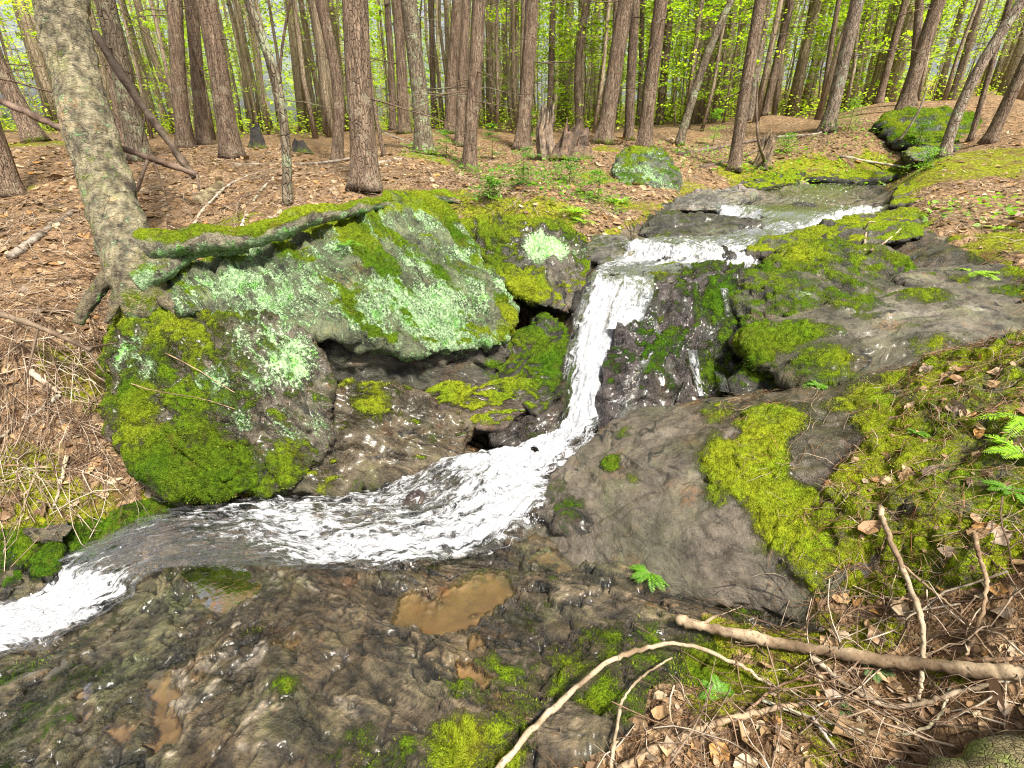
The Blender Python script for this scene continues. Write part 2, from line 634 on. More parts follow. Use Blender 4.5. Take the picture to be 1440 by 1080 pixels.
def water_material():
    """running water: clear dark film, white where the 'foam' attribute and the flow-aligned pattern say aerated.
    q = (metres across, metres along, 0)"""
    k = NT("running_water")
    q = k.attr('q').outputs['Vector']
    foam = k.attr('foam').outputs['Fac']
    edge = k.attr('edge').outputs['Fac']
    wn_ = k.n("TexNoise", Scale=5.0, Detail=4.0)
    k.l(q, wn_.inputs['Vector'])
    wsub = k.n("VectorMath", operation='SUBTRACT')
    k.l(wn_.outputs['Color'], wsub.inputs[0])
    wsub.inputs[1].default_value = (.5, .5, .5)
    wsc = k.n("VectorMath", operation='SCALE')
    k.l(wsub.outputs[0], wsc.inputs[0])
    wsc.inputs['Scale'].default_value = 0.16
    wadd = k.n("VectorMath", operation='ADD')
    k.l(q, wadd.inputs[0])
    k.l(wsc.outputs[0], wadd.inputs[1])
    q = wadd.outputs[0]
    st = k.mapped(q, (1.0, 0.21, 1.0))
    s1 = k.noise(st, 26, 6, 0.68, 0.8)
    s2 = k.noise(st, 75, 5, 0.7, 0.4)
    c1 = k.noise(k.mapped(q, (1.0, 0.6, 1.0)), 16, 6, 0.7, 1.2)
    pat = k.math('ADD', k.math('MULTIPLY', s1, 0.42), k.math('MULTIPLY', s2, 0.22))
    pat = k.math('ADD', pat, k.math('MULTIPLY', c1, 0.36))
    fsum = k.math('ADD', foam, k.math('MULTIPLY', k.math('SUBTRACT', pat, 0.5), 3.8))
    ff = k.ramp(fsum, 0.30, 0.72)
    esum = k.math('ADD', edge, k.math('MULTIPLY', k.math('SUBTRACT', s1, 0.5), 2.6))
    ef = k.ramp(esum, 0.35, 0.6)
    h = k.math('ADD', k.math('MULTIPLY', s1, 0.8), k.math('MULTIPLY', s2, 0.5))
    h = k.math('ADD', h, k.math('MULTIPLY', c1, 0.6))
    nb = k.bump(k.math('ADD', k.math('MULTIPLY', s1, 0.8), k.math('MULTIPLY', c1, 0.6)), 0.4, 0.03)
    fr = k.n("Fresnel", IOR=1.33)
    k.l(nb, fr.inputs['Normal'])
    tr = k.n("BsdfTransparent", Color=(0.70, 0.67, 0.62, 1))
    gl = k.n("BsdfGlossy", Roughness=0.16)
    k.l(nb, gl.inputs['Normal'])
    wm = k.n("MixShader")
    k.l(k.math('MULTIPLY_ADD', fr.outputs[0], 1.05, 0.02, clamp=True), wm.inputs[0])
    k.l(tr.outputs[0], wm.inputs[1])
    k.l(gl.outputs[0], wm.inputs[2])
    fcol = k.mix(k.ramp(pat, 0.34, 0.62), (0.30, 0.315, 0.365), (0.66, 0.67, 0.70))
    fb = k.principled(fcol, 0.45, k.bump(h, 0.8, 0.04), 0.3)
    tl = k.n("BsdfTranslucent", Color=(0.9, 0.92, 0.95, 1))
    fm = k.n("MixShader")
    fm.inputs[0].default_value = 0.25
    k.l(fb.outputs[0], fm.inputs[1])
    k.l(tl.outputs[0], fm.inputs[2])
    m1 = k.n("MixShader")
    k.l(k.math('MULTIPLY', ff, ef), m1.inputs[0])
    k.l(wm.outputs[0], m1.inputs[1])
    k.l(fm.outputs[0], m1.inputs[2])
    clear = k.n("BsdfTransparent")
    m2 = k.n("MixShader")
    k.l(k.ramp(k.math('ADD', edge, k.math('MULTIPLY', k.math('SUBTRACT', s1, 0.5), 0.8)), 0.0, 0.25), m2.inputs[0])
    k.l(clear.outputs[0], m2.inputs[1])
    k.l(m1.outputs[0], m2.inputs[2])
    return k.done(m2.outputs[0])


def still_water_material():
    k = NT("still_water")
    o = k.obj()
    nb = k.bump(k.noise(o, 22, 3, 0.5), 0.22, 0.01)
    fr = k.n("Fresnel", IOR=1.33)
    k.l(nb, fr.inputs['Normal'])
    tr = k.n("BsdfTransparent", Color=(0.90, 0.84, 0.72, 1))
    gl = k.n("BsdfGlossy", Roughness=0.03)
    k.l(nb, gl.inputs['Normal'])
    wm = k.n("MixShader")
    k.l(k.math('MULTIPLY', fr.outputs[0], 1.2, clamp=True), wm.inputs[0])
    k.l(tr.outputs[0], wm.inputs[1])
    k.l(gl.outputs[0], wm.inputs[2])
    return k.done(wm.outputs[0])


M_ROCK = rock_material()
M_LITTER = litter_material()
M_BARK = bark_material("brown_bark", (0.080, 0.056, 0.040), (0.33, 0.24, 0.168), 0.12, (0.27, 0.23, 0.165), 0.60, 34)
M_BARK_GREY = bark_material("grey_bark", (0.085, 0.068, 0.048), (0.29, 0.235, 0.165), 0.3, (0.27, 0.30, 0.19), 0.56)
M_LOG = bark_material("log_bark", (0.11, 0.09, 0.045), (0.31, 0.26, 0.14), 0.5, (0.20, 0.24, 0.06), 0.55, 70)
M_BARK_PALE = bark_material("pale_bark", (0.11, 0.085, 0.065), (0.40, 0.31, 0.24), 0.3, (0.32, 0.35, 0.25), 0.58)
M_BARK_FAR = bark_material("distant_bark", (0.20, 0.155, 0.105), (0.46, 0.37, 0.25), 0.1, None, 0.55, 14)  # brown bark lightened in colour so trunks pale with distance
M_LEAF = leaf_material("fresh_leaf", 0.55)
M_NEEDLE = leaf_material("conifer_spray", 0.35)
M_DEADLEAF = leaf_material("dead_leaf", 0.15)
M_MOSS = leaf_material("moss_blade", 0.35)
M_STICK = plain_material("dead_wood")
M_WATER = water_material()
M_PUDDLE = still_water_material()
# ---------------------------------------------------------------- trees that stand in the photo: top x (at photo y 0), base x, base y, width, depth
TREES = [
    # kind, topx, bx, by, w, d, bark, label
    ('conifer', -60, 53, 202, 34, 7.5, 'b', "thick leaning trunk behind the lichen-covered birch, green at its foot"),
    ('conifer', -75, 18, 282, 46, 5.0, 'b', "reddish brown trunk cut by the frame edge beside the pale fallen pole"),
    ('conifer', 150, 197, 228, 34, 6.3, 'g', "mossy grey trunk just behind the dark leaning dead pole"),
    ('conifer', 150, 174, 206, 20, 9.0, 'b', "slim brown trunk half hidden behind the big birch"),
    ('conifer', 245, 262, 216, 26, 8.5, 'b', "brown trunk, first of three close trunks past the leaning dead pole"),
    ('conifer', 263, 289, 210, 22, 9.2, 'b', "middle and slimmest of three close brown trunks past the leaning pole"),
    ('conifer', 286, 328, 226, 33, 7.0, 'b', "stoutest of three close brown trunks, with broad flared foot"),
    ('slim', 345, 404, 290, 16, 4.7, 'g', "slender crooked young trunk rising just behind the mossy root"),
    ('conifer', 450, 473, 233, 18, 8.0, 'b', "thin brown trunk standing between the crooked young trunk and the thick furrowed one"),
    ('slim', 413, 397, 210, 5, 8.6, 'd', "dark whip-thin trunk beside the crooked young tree"),
    ('conifer', 500, 516, 271, 40, 5.3, 'b', "thick furrowed brown trunk right above the lichen-covered boulder"),
    ('slim', 505, 541, 224, 7, 7.4, 'b', "thin leaning stem touching the thick furrowed trunk"),
    ('conifer', 557, 569, 191, 17, 10.5, 'b', "brown trunk behind the lichen-spotted one with the green root foot"),
    ('conifer', 545, 553, 190, 11, 12.0, 'b', "thin brown trunk close against a stouter one behind the lichen-spotted trunk"),
    ('conifer', 577, 597, 219, 26, 8.0, 'g', "pale lichen-spotted trunk with a swollen green mossy foot"),
    ('conifer', 608, 610, 182, 9, 14.0, 'b', "very thin brown trunk between lichen-spotted trunk and dark one"),
    ('conifer', 643, 633, 190, 18, 10.8, 'b', "darker trunk behind the pair of brown trunks that nearly touch"),
    ('conifer', 655, 647, 207, 15, 9.6, 'b', "rear trunk of the pair of brown trunks that nearly touch"),
    ('conifer', 672, 660, 244, 21, 7.5, 'b', "front trunk of the pair of brown trunks that nearly touch, mossy foot"),
    ('conifer', 748, 733, 211, 22, 9.5, 'b', "straight brown trunk standing alone above the seedlings"),
    ('conifer', 779, 771, 182, 10, 12.5, 'b', "slim dark trunk rising behind the rotten stump"),
    ('conifer', 827, 816, 188, 13, 12.0, 'b', "thin trunk between the rotten stump and the strongly leaning trunk"),
    ('conifer', 882, 849, 204, 25, 8.8, 'b', "leaning brown trunk with mossy foot on the mound"),
    ('conifer', 893, 884, 204, 15, 9.6, 'b', "slim straight trunk between the two stout trunks above the green boulder"),
    ('conifer', 928, 905, 211, 22, 8.5, 'b', "stout brown trunk straight above the green boulder"),
    ('conifer', 941, 926, 180, 13, 12.0, 'b', "thin trunk half behind the stout one above the green boulder"),
    ('conifer', 904, 897, 178, 8, 13.0, 'b', "thinnest trunk glimpsed between the trunks above the green boulder"),
    ('slim', 1032, 953, 208, 14, 9.0, 'g', "grey curved stem leaning over the stream behind the green boulder"),
    ('conifer', 997, 974, 173, 10, 14.0, 'g', "thin grey trunk behind the curved leaning stem"),
    ('conifer', 1073, 1032, 240, 20, 7.5, 'r', "smooth reddish trunk on the bank above the upper cascade"),
    ('conifer', 1078, 1053, 176, 14, 11.0, 'p', "pale trunk just behind the smooth reddish one"),
    ('conifer', 1108, 1075, 164, 14, 11.0, 'b', "brown trunk up the slope beyond the smooth reddish one"),
    ('conifer', 1145, 1111, 168, 12, 13.0, 'b', "slim brown trunk between the reddish trunk and pale stout trunk"),
    ('conifer', 1207, 1163, 183, 23, 8.5, 'p', "stout pale trunk on the slope above the upper cascade"),
    ('conifer', 1186, 1151, 176, 9, 11.0, 'b', "thin dark trunk close behind the stout pale one"),
    ('conifer', 1273, 1233, 153, 14, 11.0, 'b', "brown trunk between the stout pale one and the dark far boulder"),
    ('conifer', 1322, 1269, 158, 26, 9.0, 'b', "thick front trunk of the twin trunks behind the dark far boulder"),
    ('conifer', 1298, 1281, 152, 15, 9.6, 'b', "slimmer rear trunk of the twin trunks behind the dark far boulder"),
    ('conifer', 1378, 1333, 153, 11, 12.0, 'b', "thin trunk up the slope beyond the dark far boulder"),
    ('conifer', 1440, 1328, 214, 20, 6.5, 'p', "pale grey strongly leaning trunk beside the dark far boulder"),
    ('conifer', 1422, 1362, 205, 11, 7.6, 'b', "thin brown leaning trunk next to the pale grey leaning one"),
    ('conifer', 1476, 1389, 202, 22, 7.0, 'b', "brown leaning trunk at the frame edge beyond the pale leaning one"),
]
FAR_EXTRA = [(205, 188, 13, 14), (222, 190, 9, 17), (355, 186, 10, 16), (380, 184, 8, 19), (428, 188, 11, 15), (443, 184, 7, 20), (487, 186, 9, 16),
             (690, 182, 8, 18), (706, 182, 7, 20), (722, 180, 8, 22), (790, 178, 9, 18), (803, 178, 7, 21), (838, 178, 8, 19), (962, 172, 9, 17), (1012, 168, 10, 15),
             (1128, 160, 8, 17), (1192, 158, 9, 16), (1212, 158, 7, 18), (1318, 146, 9, 16), (1402, 150, 10, 14), (1426, 160, 12, 11), (95, 190, 12, 13), (112, 190, 9, 15)]

# ---------------------------------------------------------------- stream cross sections: one bank, other bank (px, py, depth), foam on the two sides and middle, bulge
SECT = [
    ((1060, 262, 7.0), (1260, 250, 7.6), .0, .1, .05, 0),
    ((1040, 272, 6.2), (1252, 262, 6.7), .0, .15, .1, 0),
    ((1026, 286, 5.35), (1240, 285, 5.6), .15, .0, .3, .01),
    ((1018, 293, 5.0), (1222, 300, 4.92), .8, -.2, .95, .02),
    ((1016, 307, 4.85), (1190, 317, 4.72), .8, -.1, 1.1, .03),
    ((1005, 314, 4.65), (1130, 321, 4.55), .25, .3, .4, 0),
    ((960, 328, 4.4), (1100, 328, 4.42), .15, .2, .25, 0),
    ((885, 339, 4.10), (1050, 345, 4.12), .45, .3, .5, .01),
    ((884, 344, 4.02), (1052, 349, 4.05), .7, .5, .7, .02),
    ((880, 362, 3.95), (1060, 371, 3.82), .85, .6, .8, .02),
    ((850, 374, 3.82), (1010, 379, 3.72), .35, .15, .1, 0),
    ((838, 384, 3.68), (925, 386, 3.63), .5, .15, .2, 0),
    ((829, 396, 3.54), (914, 397, 3.55), .9, .55, .45, .02),
    ((818, 425, 3.45), (902, 430, 3.47), 1.05, 1.0, .35, .05),
    ((806, 465, 3.36), (886, 470, 3.38), 1.0, 1.1, .45, .08),
    ((797, 510, 3.28), (872, 515, 3.28), 1.0, 1.15, .5, .10),
    ((793, 560, 3.18), (854, 565, 3.16), 1.0, 1.2, .7, .09),
    ((785, 600, 3.08), (845, 602, 2.98), 1.2, 1.3, 1.1, .06),
    ((735, 628, 3.04), (812, 645, 2.85), .85, 1.15, 1.1, .08),
    ((650, 640, 3.02), (775, 690, 2.70), .5, .75, 1.0, .07),
    ((575, 655, 2.98), (752, 738, 2.56), .42, .50, .95, .06),
    ((520, 690, 2.84), (690, 768, 2.47), .46, .40, .9, .05),
    ((440, 695, 2.78), (590, 790, 2.39), .46, .40, .8, .03),
    ((370, 705, 2.70), (497, 800, 2.36), .5, .6, .7, .02),
    ((270, 712, 2.68), (385, 795, 2.37), .35, .35, .05, .01),
    ((205, 730, 2.62), (290, 795, 2.39), .20, .10, .05, 0),
    ((120, 768, 2.53), (225, 800, 2.40), .15, .15, .1, 0),
    ((78, 795, 2.47), (192, 815, 2.37), .40, .55, .4, .0),
    ((58, 826, 2.43), (178, 842, 2.31), .8, .95, .7, .02),
    ((5, 848, 2.40), (120, 878, 2.24), 1.1, 1.2, 1.0, .04),
    ((-70, 862, 2.40), (40, 908, 2.18), 1.1, 1.2, 1.1, .03),
    ((-190, 880, 2.40), (-70, 960, 2.12), 1.0, 1.2, 1.1, .02),
    ((-340, 910, 2.40), (-220, 1010, 2.05), .9, 1.0, 1.0, .02),
]
NS = 12
secL = catmull(np.array([P(*s[0]) for s in SECT]), NS)
secR = catmull(np.array([P(*s[1]) for s in SECT]), NS)
secF = catmull(np.array([s[2:6] for s in SECT]), NS)

# ---------------------------------------------------------------- ground heights
ctl = []
for t in TREES:
    ctl.append(P(t[2], t[3], t[5]))
for bx, by, w, d in FAR_EXTRA:
    ctl.append(P(bx, by, d))
for px, py, d in [
    (50, 330, 3.7), (100, 300, 4.2), (0, 420, 3.2), (50, 500, 2.8), (110, 560, 2.85), (50, 620, 2.72), (30, 690, 2.66), (130, 660, 2.78), (-200, 400, 3.5),
    (-200, 600, 2.8), (-200, 760, 2.6), (300, 290, 5.0), (400, 330, 4.35), (620, 280, 5.0), (700, 290, 4.8), (760, 300, 4.6), (700, 260, 5.8), (800, 270, 5.8),
    (820, 215, 8.0), (790, 225, 7.6), (860, 305, 5.0), (905, 292, 5.4), (820, 318, 4.5), (940, 300, 5.2), (980, 262, 6.8), (1030, 250, 7.3),
    (1300, 330, 4.1), (1400, 300, 4.4), (1440, 350, 3.5), (1300, 280, 5.2), (1400, 240, 6.0), (1350, 222, 6.6), (1550, 330, 3.6), (1520, 430, 2.7), (1270, 262, 6.2),
    (1350, 380, 3.45), (1430, 390, 3.2),
    (1150, 246, 7.6), (1230, 244, 7.7), (1100, 222, 8.2), (1000, 215, 8.8), (1230, 205, 8.0),
    (1400, 600, 1.95), (1300, 750, 1.80), (1440, 850, 1.4), (1300, 950, 1.5), (1440, 1000, 1.3), (1120, 950, 1.58), (1150, 870, 1.74), (1050, 880, 1.8),
    (900, 1050, 1.46), (1200, 1060, 1.34), (1600, 800, 1.4), (1600, 600, 1.9),
    (800, 800, 2.25), (720, 1080, 1.45), (900, 850, 2.0), (600, 900, 1.95), (400, 850, 2.1), (200, 950, 1.85), (0, 1000, 1.76), (0, 935, 1.96), (300, 1080, 1.5),
    (550, 800, 2.33), (1000, 780, 2.22), (900, 755, 2.45), (100, 905, 2.07), (-150, 1050, 1.75), (750, 950, 1.8), (450, 1000, 1.66), (1000, 990, 1.55),
]:
    ctl.append(P(px, py, d))
for px, py, d in [(300, 430, 3.3), (430, 400, 3.7), (560, 360, 4.0), (650, 400, 3.9), (700, 450, 3.7), (760, 360, 4.1), (760, 500, 3.5), (230, 560, 2.95), (330, 620, 2.8),
                  (420, 600, 2.95), (560, 600, 3.1), (680, 560, 3.3), (720, 600, 3.2), (960, 470, 3.45), (1020, 520, 3.3), (1100, 420, 3.5), (1200, 390, 3.5),
                  (1200, 470, 3.0), (1350, 450, 2.8), (1050, 620, 2.6), (950, 650, 2.6), (1150, 680, 2.2), (1250, 600, 2.2), (880, 690, 2.55), (1350, 560, 2.1), (1080, 545, 2.85), (930, 560, 3.1)]:
    ctl.append(P(px, py, d) + np.array([0, 0.25, -0.28]))
for i in range(0, len(secL), 6):
    for t in (0.0, 0.5, 1.0):
        ctl.append(secL[i] * (1 - t) + secR[i] * t + np.array([0, 0, -0.07]))
for x, y, z in [(0, 0.2, .08), (-1.6, .2, -.1), (1.5, .3, .35), (0, -2, .1), (-3, -2, -.3), (3, -2, .7), (3.2, .6, .9), (-4, .6, 0.1), (-5, 2, .75), (5, 2, 1.2), (6, 4, 1.35),
                (-7, 4, 1.3), (-12, 8, 1.7), (12, 8, 2.8), (-10, -6, .4), (10, -6, 2.2), (-22, 16, 2.0), (22, 16, 4.2), (0, 22, 2.5), (-20, 34, 2.4), (20, 34, 4.6), (0, 45, 3.4),
                (-50, 60, 2.8), (50, 60, 7), (0, 75, 5), (-60, 10, 2.0), (60, 10, 6.5), (-45, -20, 1), (45, -20, 5), (8, 20, 3.1), (-8, 20, 2.1), (10, 12, 2.6), (-30, 45, 2.6)]:
    ctl.append(np.array([x, y, z]))
ctl = np.array(ctl)
# thin-plate fit in a space that is compressed with distance
def warp(x, y):
    r = np.sqrt(x * x + y * y) + 1e-9
    s = np.log1p(r * 0.9) / r
    return x * s, y * s


_cx, _cy = warp(ctl[:, 0], ctl[:, 1])
n_ = len(ctl)
_d2 = (_cx[:, None] - _cx[None]) ** 2 + (_cy[:, None] - _cy[None]) ** 2
K = 0.5 * _d2 * np.log(_d2 + 1e-12)
K[np.diag_indices(n_)] = 0.004
Pm = np.stack([np.ones(n_), _cx, _cy], 1)
A = np.block([[K, Pm], [Pm.T, np.zeros((3, 3))]])
_w = np.linalg.solve(A, np.concatenate([ctl[:, 2], np.zeros(3)]))


def tps(x, y):
    sh = x.shape
    x, y = warp(x.ravel(), y.ravel())
    out = np.empty(len(x))
    for i in range(0, len(x), 40000):
        xx, yy = x[i:i + 40000], y[i:i + 40000]
        d2 = (xx[:, None] - _cx[None]) ** 2 + (yy[:, None] - _cy[None]) ** 2
        out[i:i + 40000] = (0.5 * d2 * np.log(d2 + 1e-12)) @ _w[:n_] + _w[n_] + _w[n_ + 1] * xx + _w[n_ + 2] * yy
    return out.reshape(sh)


def hit_tps(px, py):
    """first meeting of a photo ray with the smooth ground"""
    r = P(px, py, 1.0) - EYE
    d = np.concatenate([np.arange(0.6, 12, 0.01), np.arange(12, 60, 0.1)])
    q = EYE[None] + d[:, None] * r[None]
    below = q[:, 2] < tps(q[:, 0], q[:, 1])
    return q[np.argmax(below)] if below.any() else q[-1]


# still pools on the slab
PUD = [
    [(258, 812), (285, 797), (330, 793), (358, 810), (360, 828), (335, 850), (300, 858), (285, 845), (275, 828)],
    [(545, 850), (560, 835), (590, 832), (605, 845), (650, 820), (690, 808), (728, 812), (724, 835), (690, 855), (655, 885), (615, 890), (590, 878), (565, 876), (548, 868)],
    [(204, 975), (222, 952), (248, 955), (250, 1000), (243, 1035), (222, 1044), (206, 1035), (202, 1005)],
    [(114, 1000), (120, 970), (133, 966), (130, 985), (122, 1018), (114, 1016)],
    [(652, 902), (668, 893), (682, 903), (676, 914), (657, 912)],
    [(636, 928), (655, 926), (690, 950), (686, 960), (655, 955), (640, 945)],
    [(745, 792), (775, 770), (815, 760), (850, 772), (848, 785), (805, 795), (770, 797)],
    [(140, 1025), (160, 1018), (184, 1022), (180, 1046), (165, 1050), (148, 1040)],
    [(375, 895), (395, 893), (420, 902), (412, 912), (385, 912)],
]
PUDW = [np.array([hit_tps(*p) for p in poly]) for poly in PUD]
PUDZ = [float(np.percentile(w[:, 2], 30)) - 0.004 for w in PUDW]

# where bare stream rock meets the wooded ground
BED_PX = [(-260, 770), (-40, 752), (90, 742), (165, 712), (250, 700), (420, 690), (560, 655), (700, 600), (770, 560), (790, 470), (800, 420), (815, 380), (835, 352), (868, 330), (890, 318),
          (945, 288), (965, 272), (1040, 262), (1120, 256), (1250, 246), (1262, 290), (1300, 322), (1420, 385), (1440, 470), (1300, 540), (1200, 700), (1060, 745), (1045, 800),
          (1120, 850), (1170, 878), (1060, 872), (985, 868), (1010, 905), (1075, 955), (1060, 985), (980, 965), (915, 980), (880, 1030), (830, 1075), (760, 1100), (700, 1180), (400, 1300), (-200, 1250), (-500, 1000)]
BEDW = np.array([hit_tps(*p)[:2] for p in BED_PX])
MOSS_SLAB = [((690, 960), .16, .55, .5), ((560, 1060), .08, .6, .4), ((640, 1050), .11, 1.0, .85), ((790, 935), .16, .5, .5), ((720, 990), .14, .5, .5), ((920, 905), .14, .6, .45), ((960, 960), .2, .85, .5), ((1010, 930), .16, .9, .5), ((1040, 975), .14, 1.0, .55), ((1080, 900), .14, .75, .4),
             ((860, 980), .13, .62, .5), ((500, 1060), .1, .6, .4), ((60, 1000), .3, .35, .1), ((30, 935), .16, .5, .1), ((150, 880), .1, .4, .1), ((160, 812), .05, 1., .1), ((355, 880), .05, .6, .3),
             ((405, 965), .06, .7, .3), ((610, 800), .05, .5, .2), ((780, 815), .05, .5, .3), ((1040, 830), .12, .7, .2), ((1100, 880), .1, .8, .2), ((700, 1050), .12, .8, .7),
             ((420, 775), .16, .4, .4), ((260, 800), .12, .5, .3), ((840, 905), .14, .6, .4), ((10, 760), .12, .9, .1), ((70, 790), .1, .7, .05), ((130, 735), .22, .9, .15), ((220, 705), .2, .95, .1),
             ((290, 705), .15, .8, .1), ((40, 745), .15, .9, .25), ((1000, 810), .14, .5, .1), ((750, 860), .1, .35, .3)]
MOSS_SLAB = [(hit_tps(*a)[:2], r, s, c) for a, r, s, c in MOSS_SLAB]
MOSS_GROUND = [((1150, 250), .7, 1.1), ((1060, 252), .6, 1.1), ((1240, 246), .5, 1.), ((1340, 235), .9, .9), ((1400, 225), .8, .9), ((1290, 262), .5, .9), ((1420, 345), .35, .8), ((1330, 300), .4, .35),
               ((950, 262), .6, .7), ((880, 292), .5, .6), ((770, 310), .35, .9), ((700, 305), .35, .8), ((640, 290), .35, .7), ((560, 280), .3, .6), ((750, 260), .8, .45), ((840, 250), .7, .55),
               ((100, 520), .18, .7), ((20, 665), .12, .9), ((130, 560), .12, .8), ((60, 720), .25, .7), ((850, 210), .3, .9), ((600, 225), .5, .8), ((660, 243), .3, .8), ((515, 272), .3, .5),
               ((1180, 1060), .12, .6), ((1250, 1040), .1, .4), ((1060, 960), .12, .9), ((1000, 1000), .1, .7), ((1120, 1010), .08, .7), ((1410, 740), .12, .7), ((1000, 235), 1.2, .3), ((1110, 235), 1.0, .4),
               ((53, 205), .5, .9), ((20, 275), .3, .6), ((1190, 190), .8, .3), ((430, 325), .4, .5), ((330, 320), .3, .6), ((1000, 900), .14, .8), ((1085, 905), .14, .9), ((1150, 900), .14, .8), ((1100, 960), .12, .8), ((1220, 900), .1, .7), ((1330, 960), .08, .6)]
MOSS_GROUND = [(hit_tps(*a)[:2], r, s) for a, r, s in MOSS_GROUND]


def blob(x, y, c, r):
    return np.exp(-(((x - c[0]) ** 2 + (y - c[1]) ** 2) / (r * r)) ** 1.5)


def grow(a, b, step, k, n_end):
    """fine from a to b, then steps that grow by k up to n_end"""
    out = [b]
    s = step
    while out[-1] < n_end:
        s *= k
        out.append(out[-1] + s)
    return out


gx = np.concatenate([[-g for g in grow(0, 2.0, .0072, 1.04, 95)][::-1], np.arange(-1.994, 2.0, .0072), grow(0, 2.0, .0072, 1.04, 95)])
gy = np.concatenate([[-g for g in grow(0, -.45, .03, 1.35, 40)][::-1], np.arange(.47, .9, .02), np.arange(.9, 2.5, .0072), grow(0, 2.5, .0072, 1.018, 120)])
GX, GY = np.meshgrid(gx, gy)
x, y = GX.ravel(), GY.ravel()
base = tps(x, y)
p2 = np.stack([x, y, np.zeros_like(x)], 1)
db = poly_dist(x, y, BEDW) + fbm(p2 * 5, 3) * 0.035
bed = sstep(0.03, -0.03, db)                               # 1 on stream rock
near = sstep(14, 4, np.hypot(x, y))
# schist grain: strikes towards the camera on one side and turns across on the other
wob = fbm(p2 * 1.6, 3, seed=5) * 0.07
tl = sstep(-1.30, -.45, x + 0.35 * (y - 1.5))
cL, lL = x + 0.22 * y, y
cR, lR = 0.49 * x + 0.87 * y, 0.87 * x - 0.49 * y
cc, ll = cR + wob, lR
sel = (bed > 0.001) & (near > 0)


def relief(c, l, an, seed):
    """sheets, blocks and cracks of the schist: heights and how dark the cracks and painted step shade leave the stone"""
    o_ = np.zeros_like(c)
    pp = p2[sel]
    q1 = np.stack([c * 4.2, l * .9 * an, o_], 1)
    q2 = np.stack([c * 16, l * 3.0 * an, o_ + 3], 1)
    q3 = np.stack([c * 50, l * 8.0 * an, o_ + 7], 1)
    big = fbm(q1, 3, seed=21 + seed)
    wq = fbm(pp * 6, 3, seed=71)
    e1, r1, o1 = cells(np.stack([c * 6.5 + wq * .5, l * 2.6 * an + wq * .6, o_], 1), 3 + seed, 2)
    e2, r2, o2 = cells(np.stack([c * 17 + wq * .9, l * 6.0 * an + wq, o_], 1), 8 + seed, 2)
    lev = big * 4.5 + fbm(q2, 2, seed=4) * .30
    fr_ = lev - np.floor(lev)
    stp = (np.floor(lev) + sstep(.80, 1.0, fr_)) / 4.5                                          # sheets that end in sharp little steps
    lev2 = fbm(q2 * .7, 3, seed=6) * 3.5
    f2_ = lev2 - np.floor(lev2)
    stp2 = (np.floor(lev2) + sstep(.72, 1.0, f2_)) / 3.5
    h = stp * 0.075 + stp2 * .016 + (r1[:, 0] - .5) * .020 + (r1[:, 1] - .5) * o1[:, 0] * .045 - .036 * sstep(.10, .0, e1) \
        + (r2[:, 1] - .5) * o2[:, 0] * .010 - .010 * sstep(.10, 0, e2) + fbm(q3, 2, seed=2) * 0.0022 + fbm(pp * 4, 3, seed=31) * .010
    k = 1 - .9 * np.maximum(sstep(.10, .02, e1), .5 * sstep(.10, .02, e2))
    k *= 1 - .55 * sstep(.62, .80, fr_) * sstep(1.0, .9, fr_) - .35 * sstep(.55, .72, f2_) * sstep(1.0, .9, f2_)  # ledge shade painted into the tone at the foot of each step
    k *= .62 + .38 * sstep(-.06, .05, stp) + .25 * (r1[:, 0] - .5) + .2 * (r2[:, 0] - .5)       # each sheet has its own tone
    return h, k


hL, kL = relief((cL + 2.2 * wob)[sel], lL[sel], 1.9, 1)
hR, kR = relief(cc[sel], ll[sel], 1.0, 0)
rr = np.zeros_like(x)
crk_and_shade = np.ones_like(x)
t_ = tl[sel]
rr[sel] = (hL * .68 * (1 - t_) + hR * .8 * t_) * (1 + .9 * sstep(4.0, 5.0, y[sel]))
crk_and_shade[sel] = kL * (1 - t_) + kR * t_
lit = fbm(p2 * 2.1, 4, seed=12) * 0.035 + fbm(p2 * 9, 4, seed=13) * 0.014 + np.abs(fbm(p2 * 34, 2, seed=14)) * 0.010
lit = lit * near + (1 - near) * fbm(p2 * .35, 3, seed=15) * 0.12
z = base + bed * rr + (1 - bed) * (lit + 0.03 * sstep(0.0, 0.12, db))
# keep the stream bed under the water, carve the pools
wl = np.vstack([secL, secR[::-1]])
mid = 0.5 * (secL + secR)
selw = np.where((np.hypot(x, y) < 10) & (y > 0) & (poly_dist(x, y, wl) < 0.25))[0]
wz = np.empty(len(selw))
for i in range(0, len(selw), 20000):
    s_ = selw[i:i + 20000]
    best = np.full(len(s_), 1e9)
    zz = np.zeros(len(s_))
    for t in (0, .25, .5, .75, 1):
        c_ = secL * (1 - t) + secR * t
        d2 = (x[s_, None] - c_[None, :, 0]) ** 2 + (y[s_, None] - c_[None, :, 1]) ** 2
        j = d2.argmin(1)
        m = d2[np.arange(len(s_)), j]
        zz = np.where(m < best, c_[j, 2], zz)
        best = np.minimum(best, m)
    wz[i:i + 20000] = zz
pd = poly_dist(x[selw], y[selw], wl)
inw = sstep(0.03, -0.10, pd)
z[selw] = np.where(inw > 0, np.minimum(z[selw], (wz - 0.012 - 0.06 * sstep(-.02, -.14, pd)) * inw + z[selw] * (1 - inw)), z[selw])
pool = np.zeros_like(x)
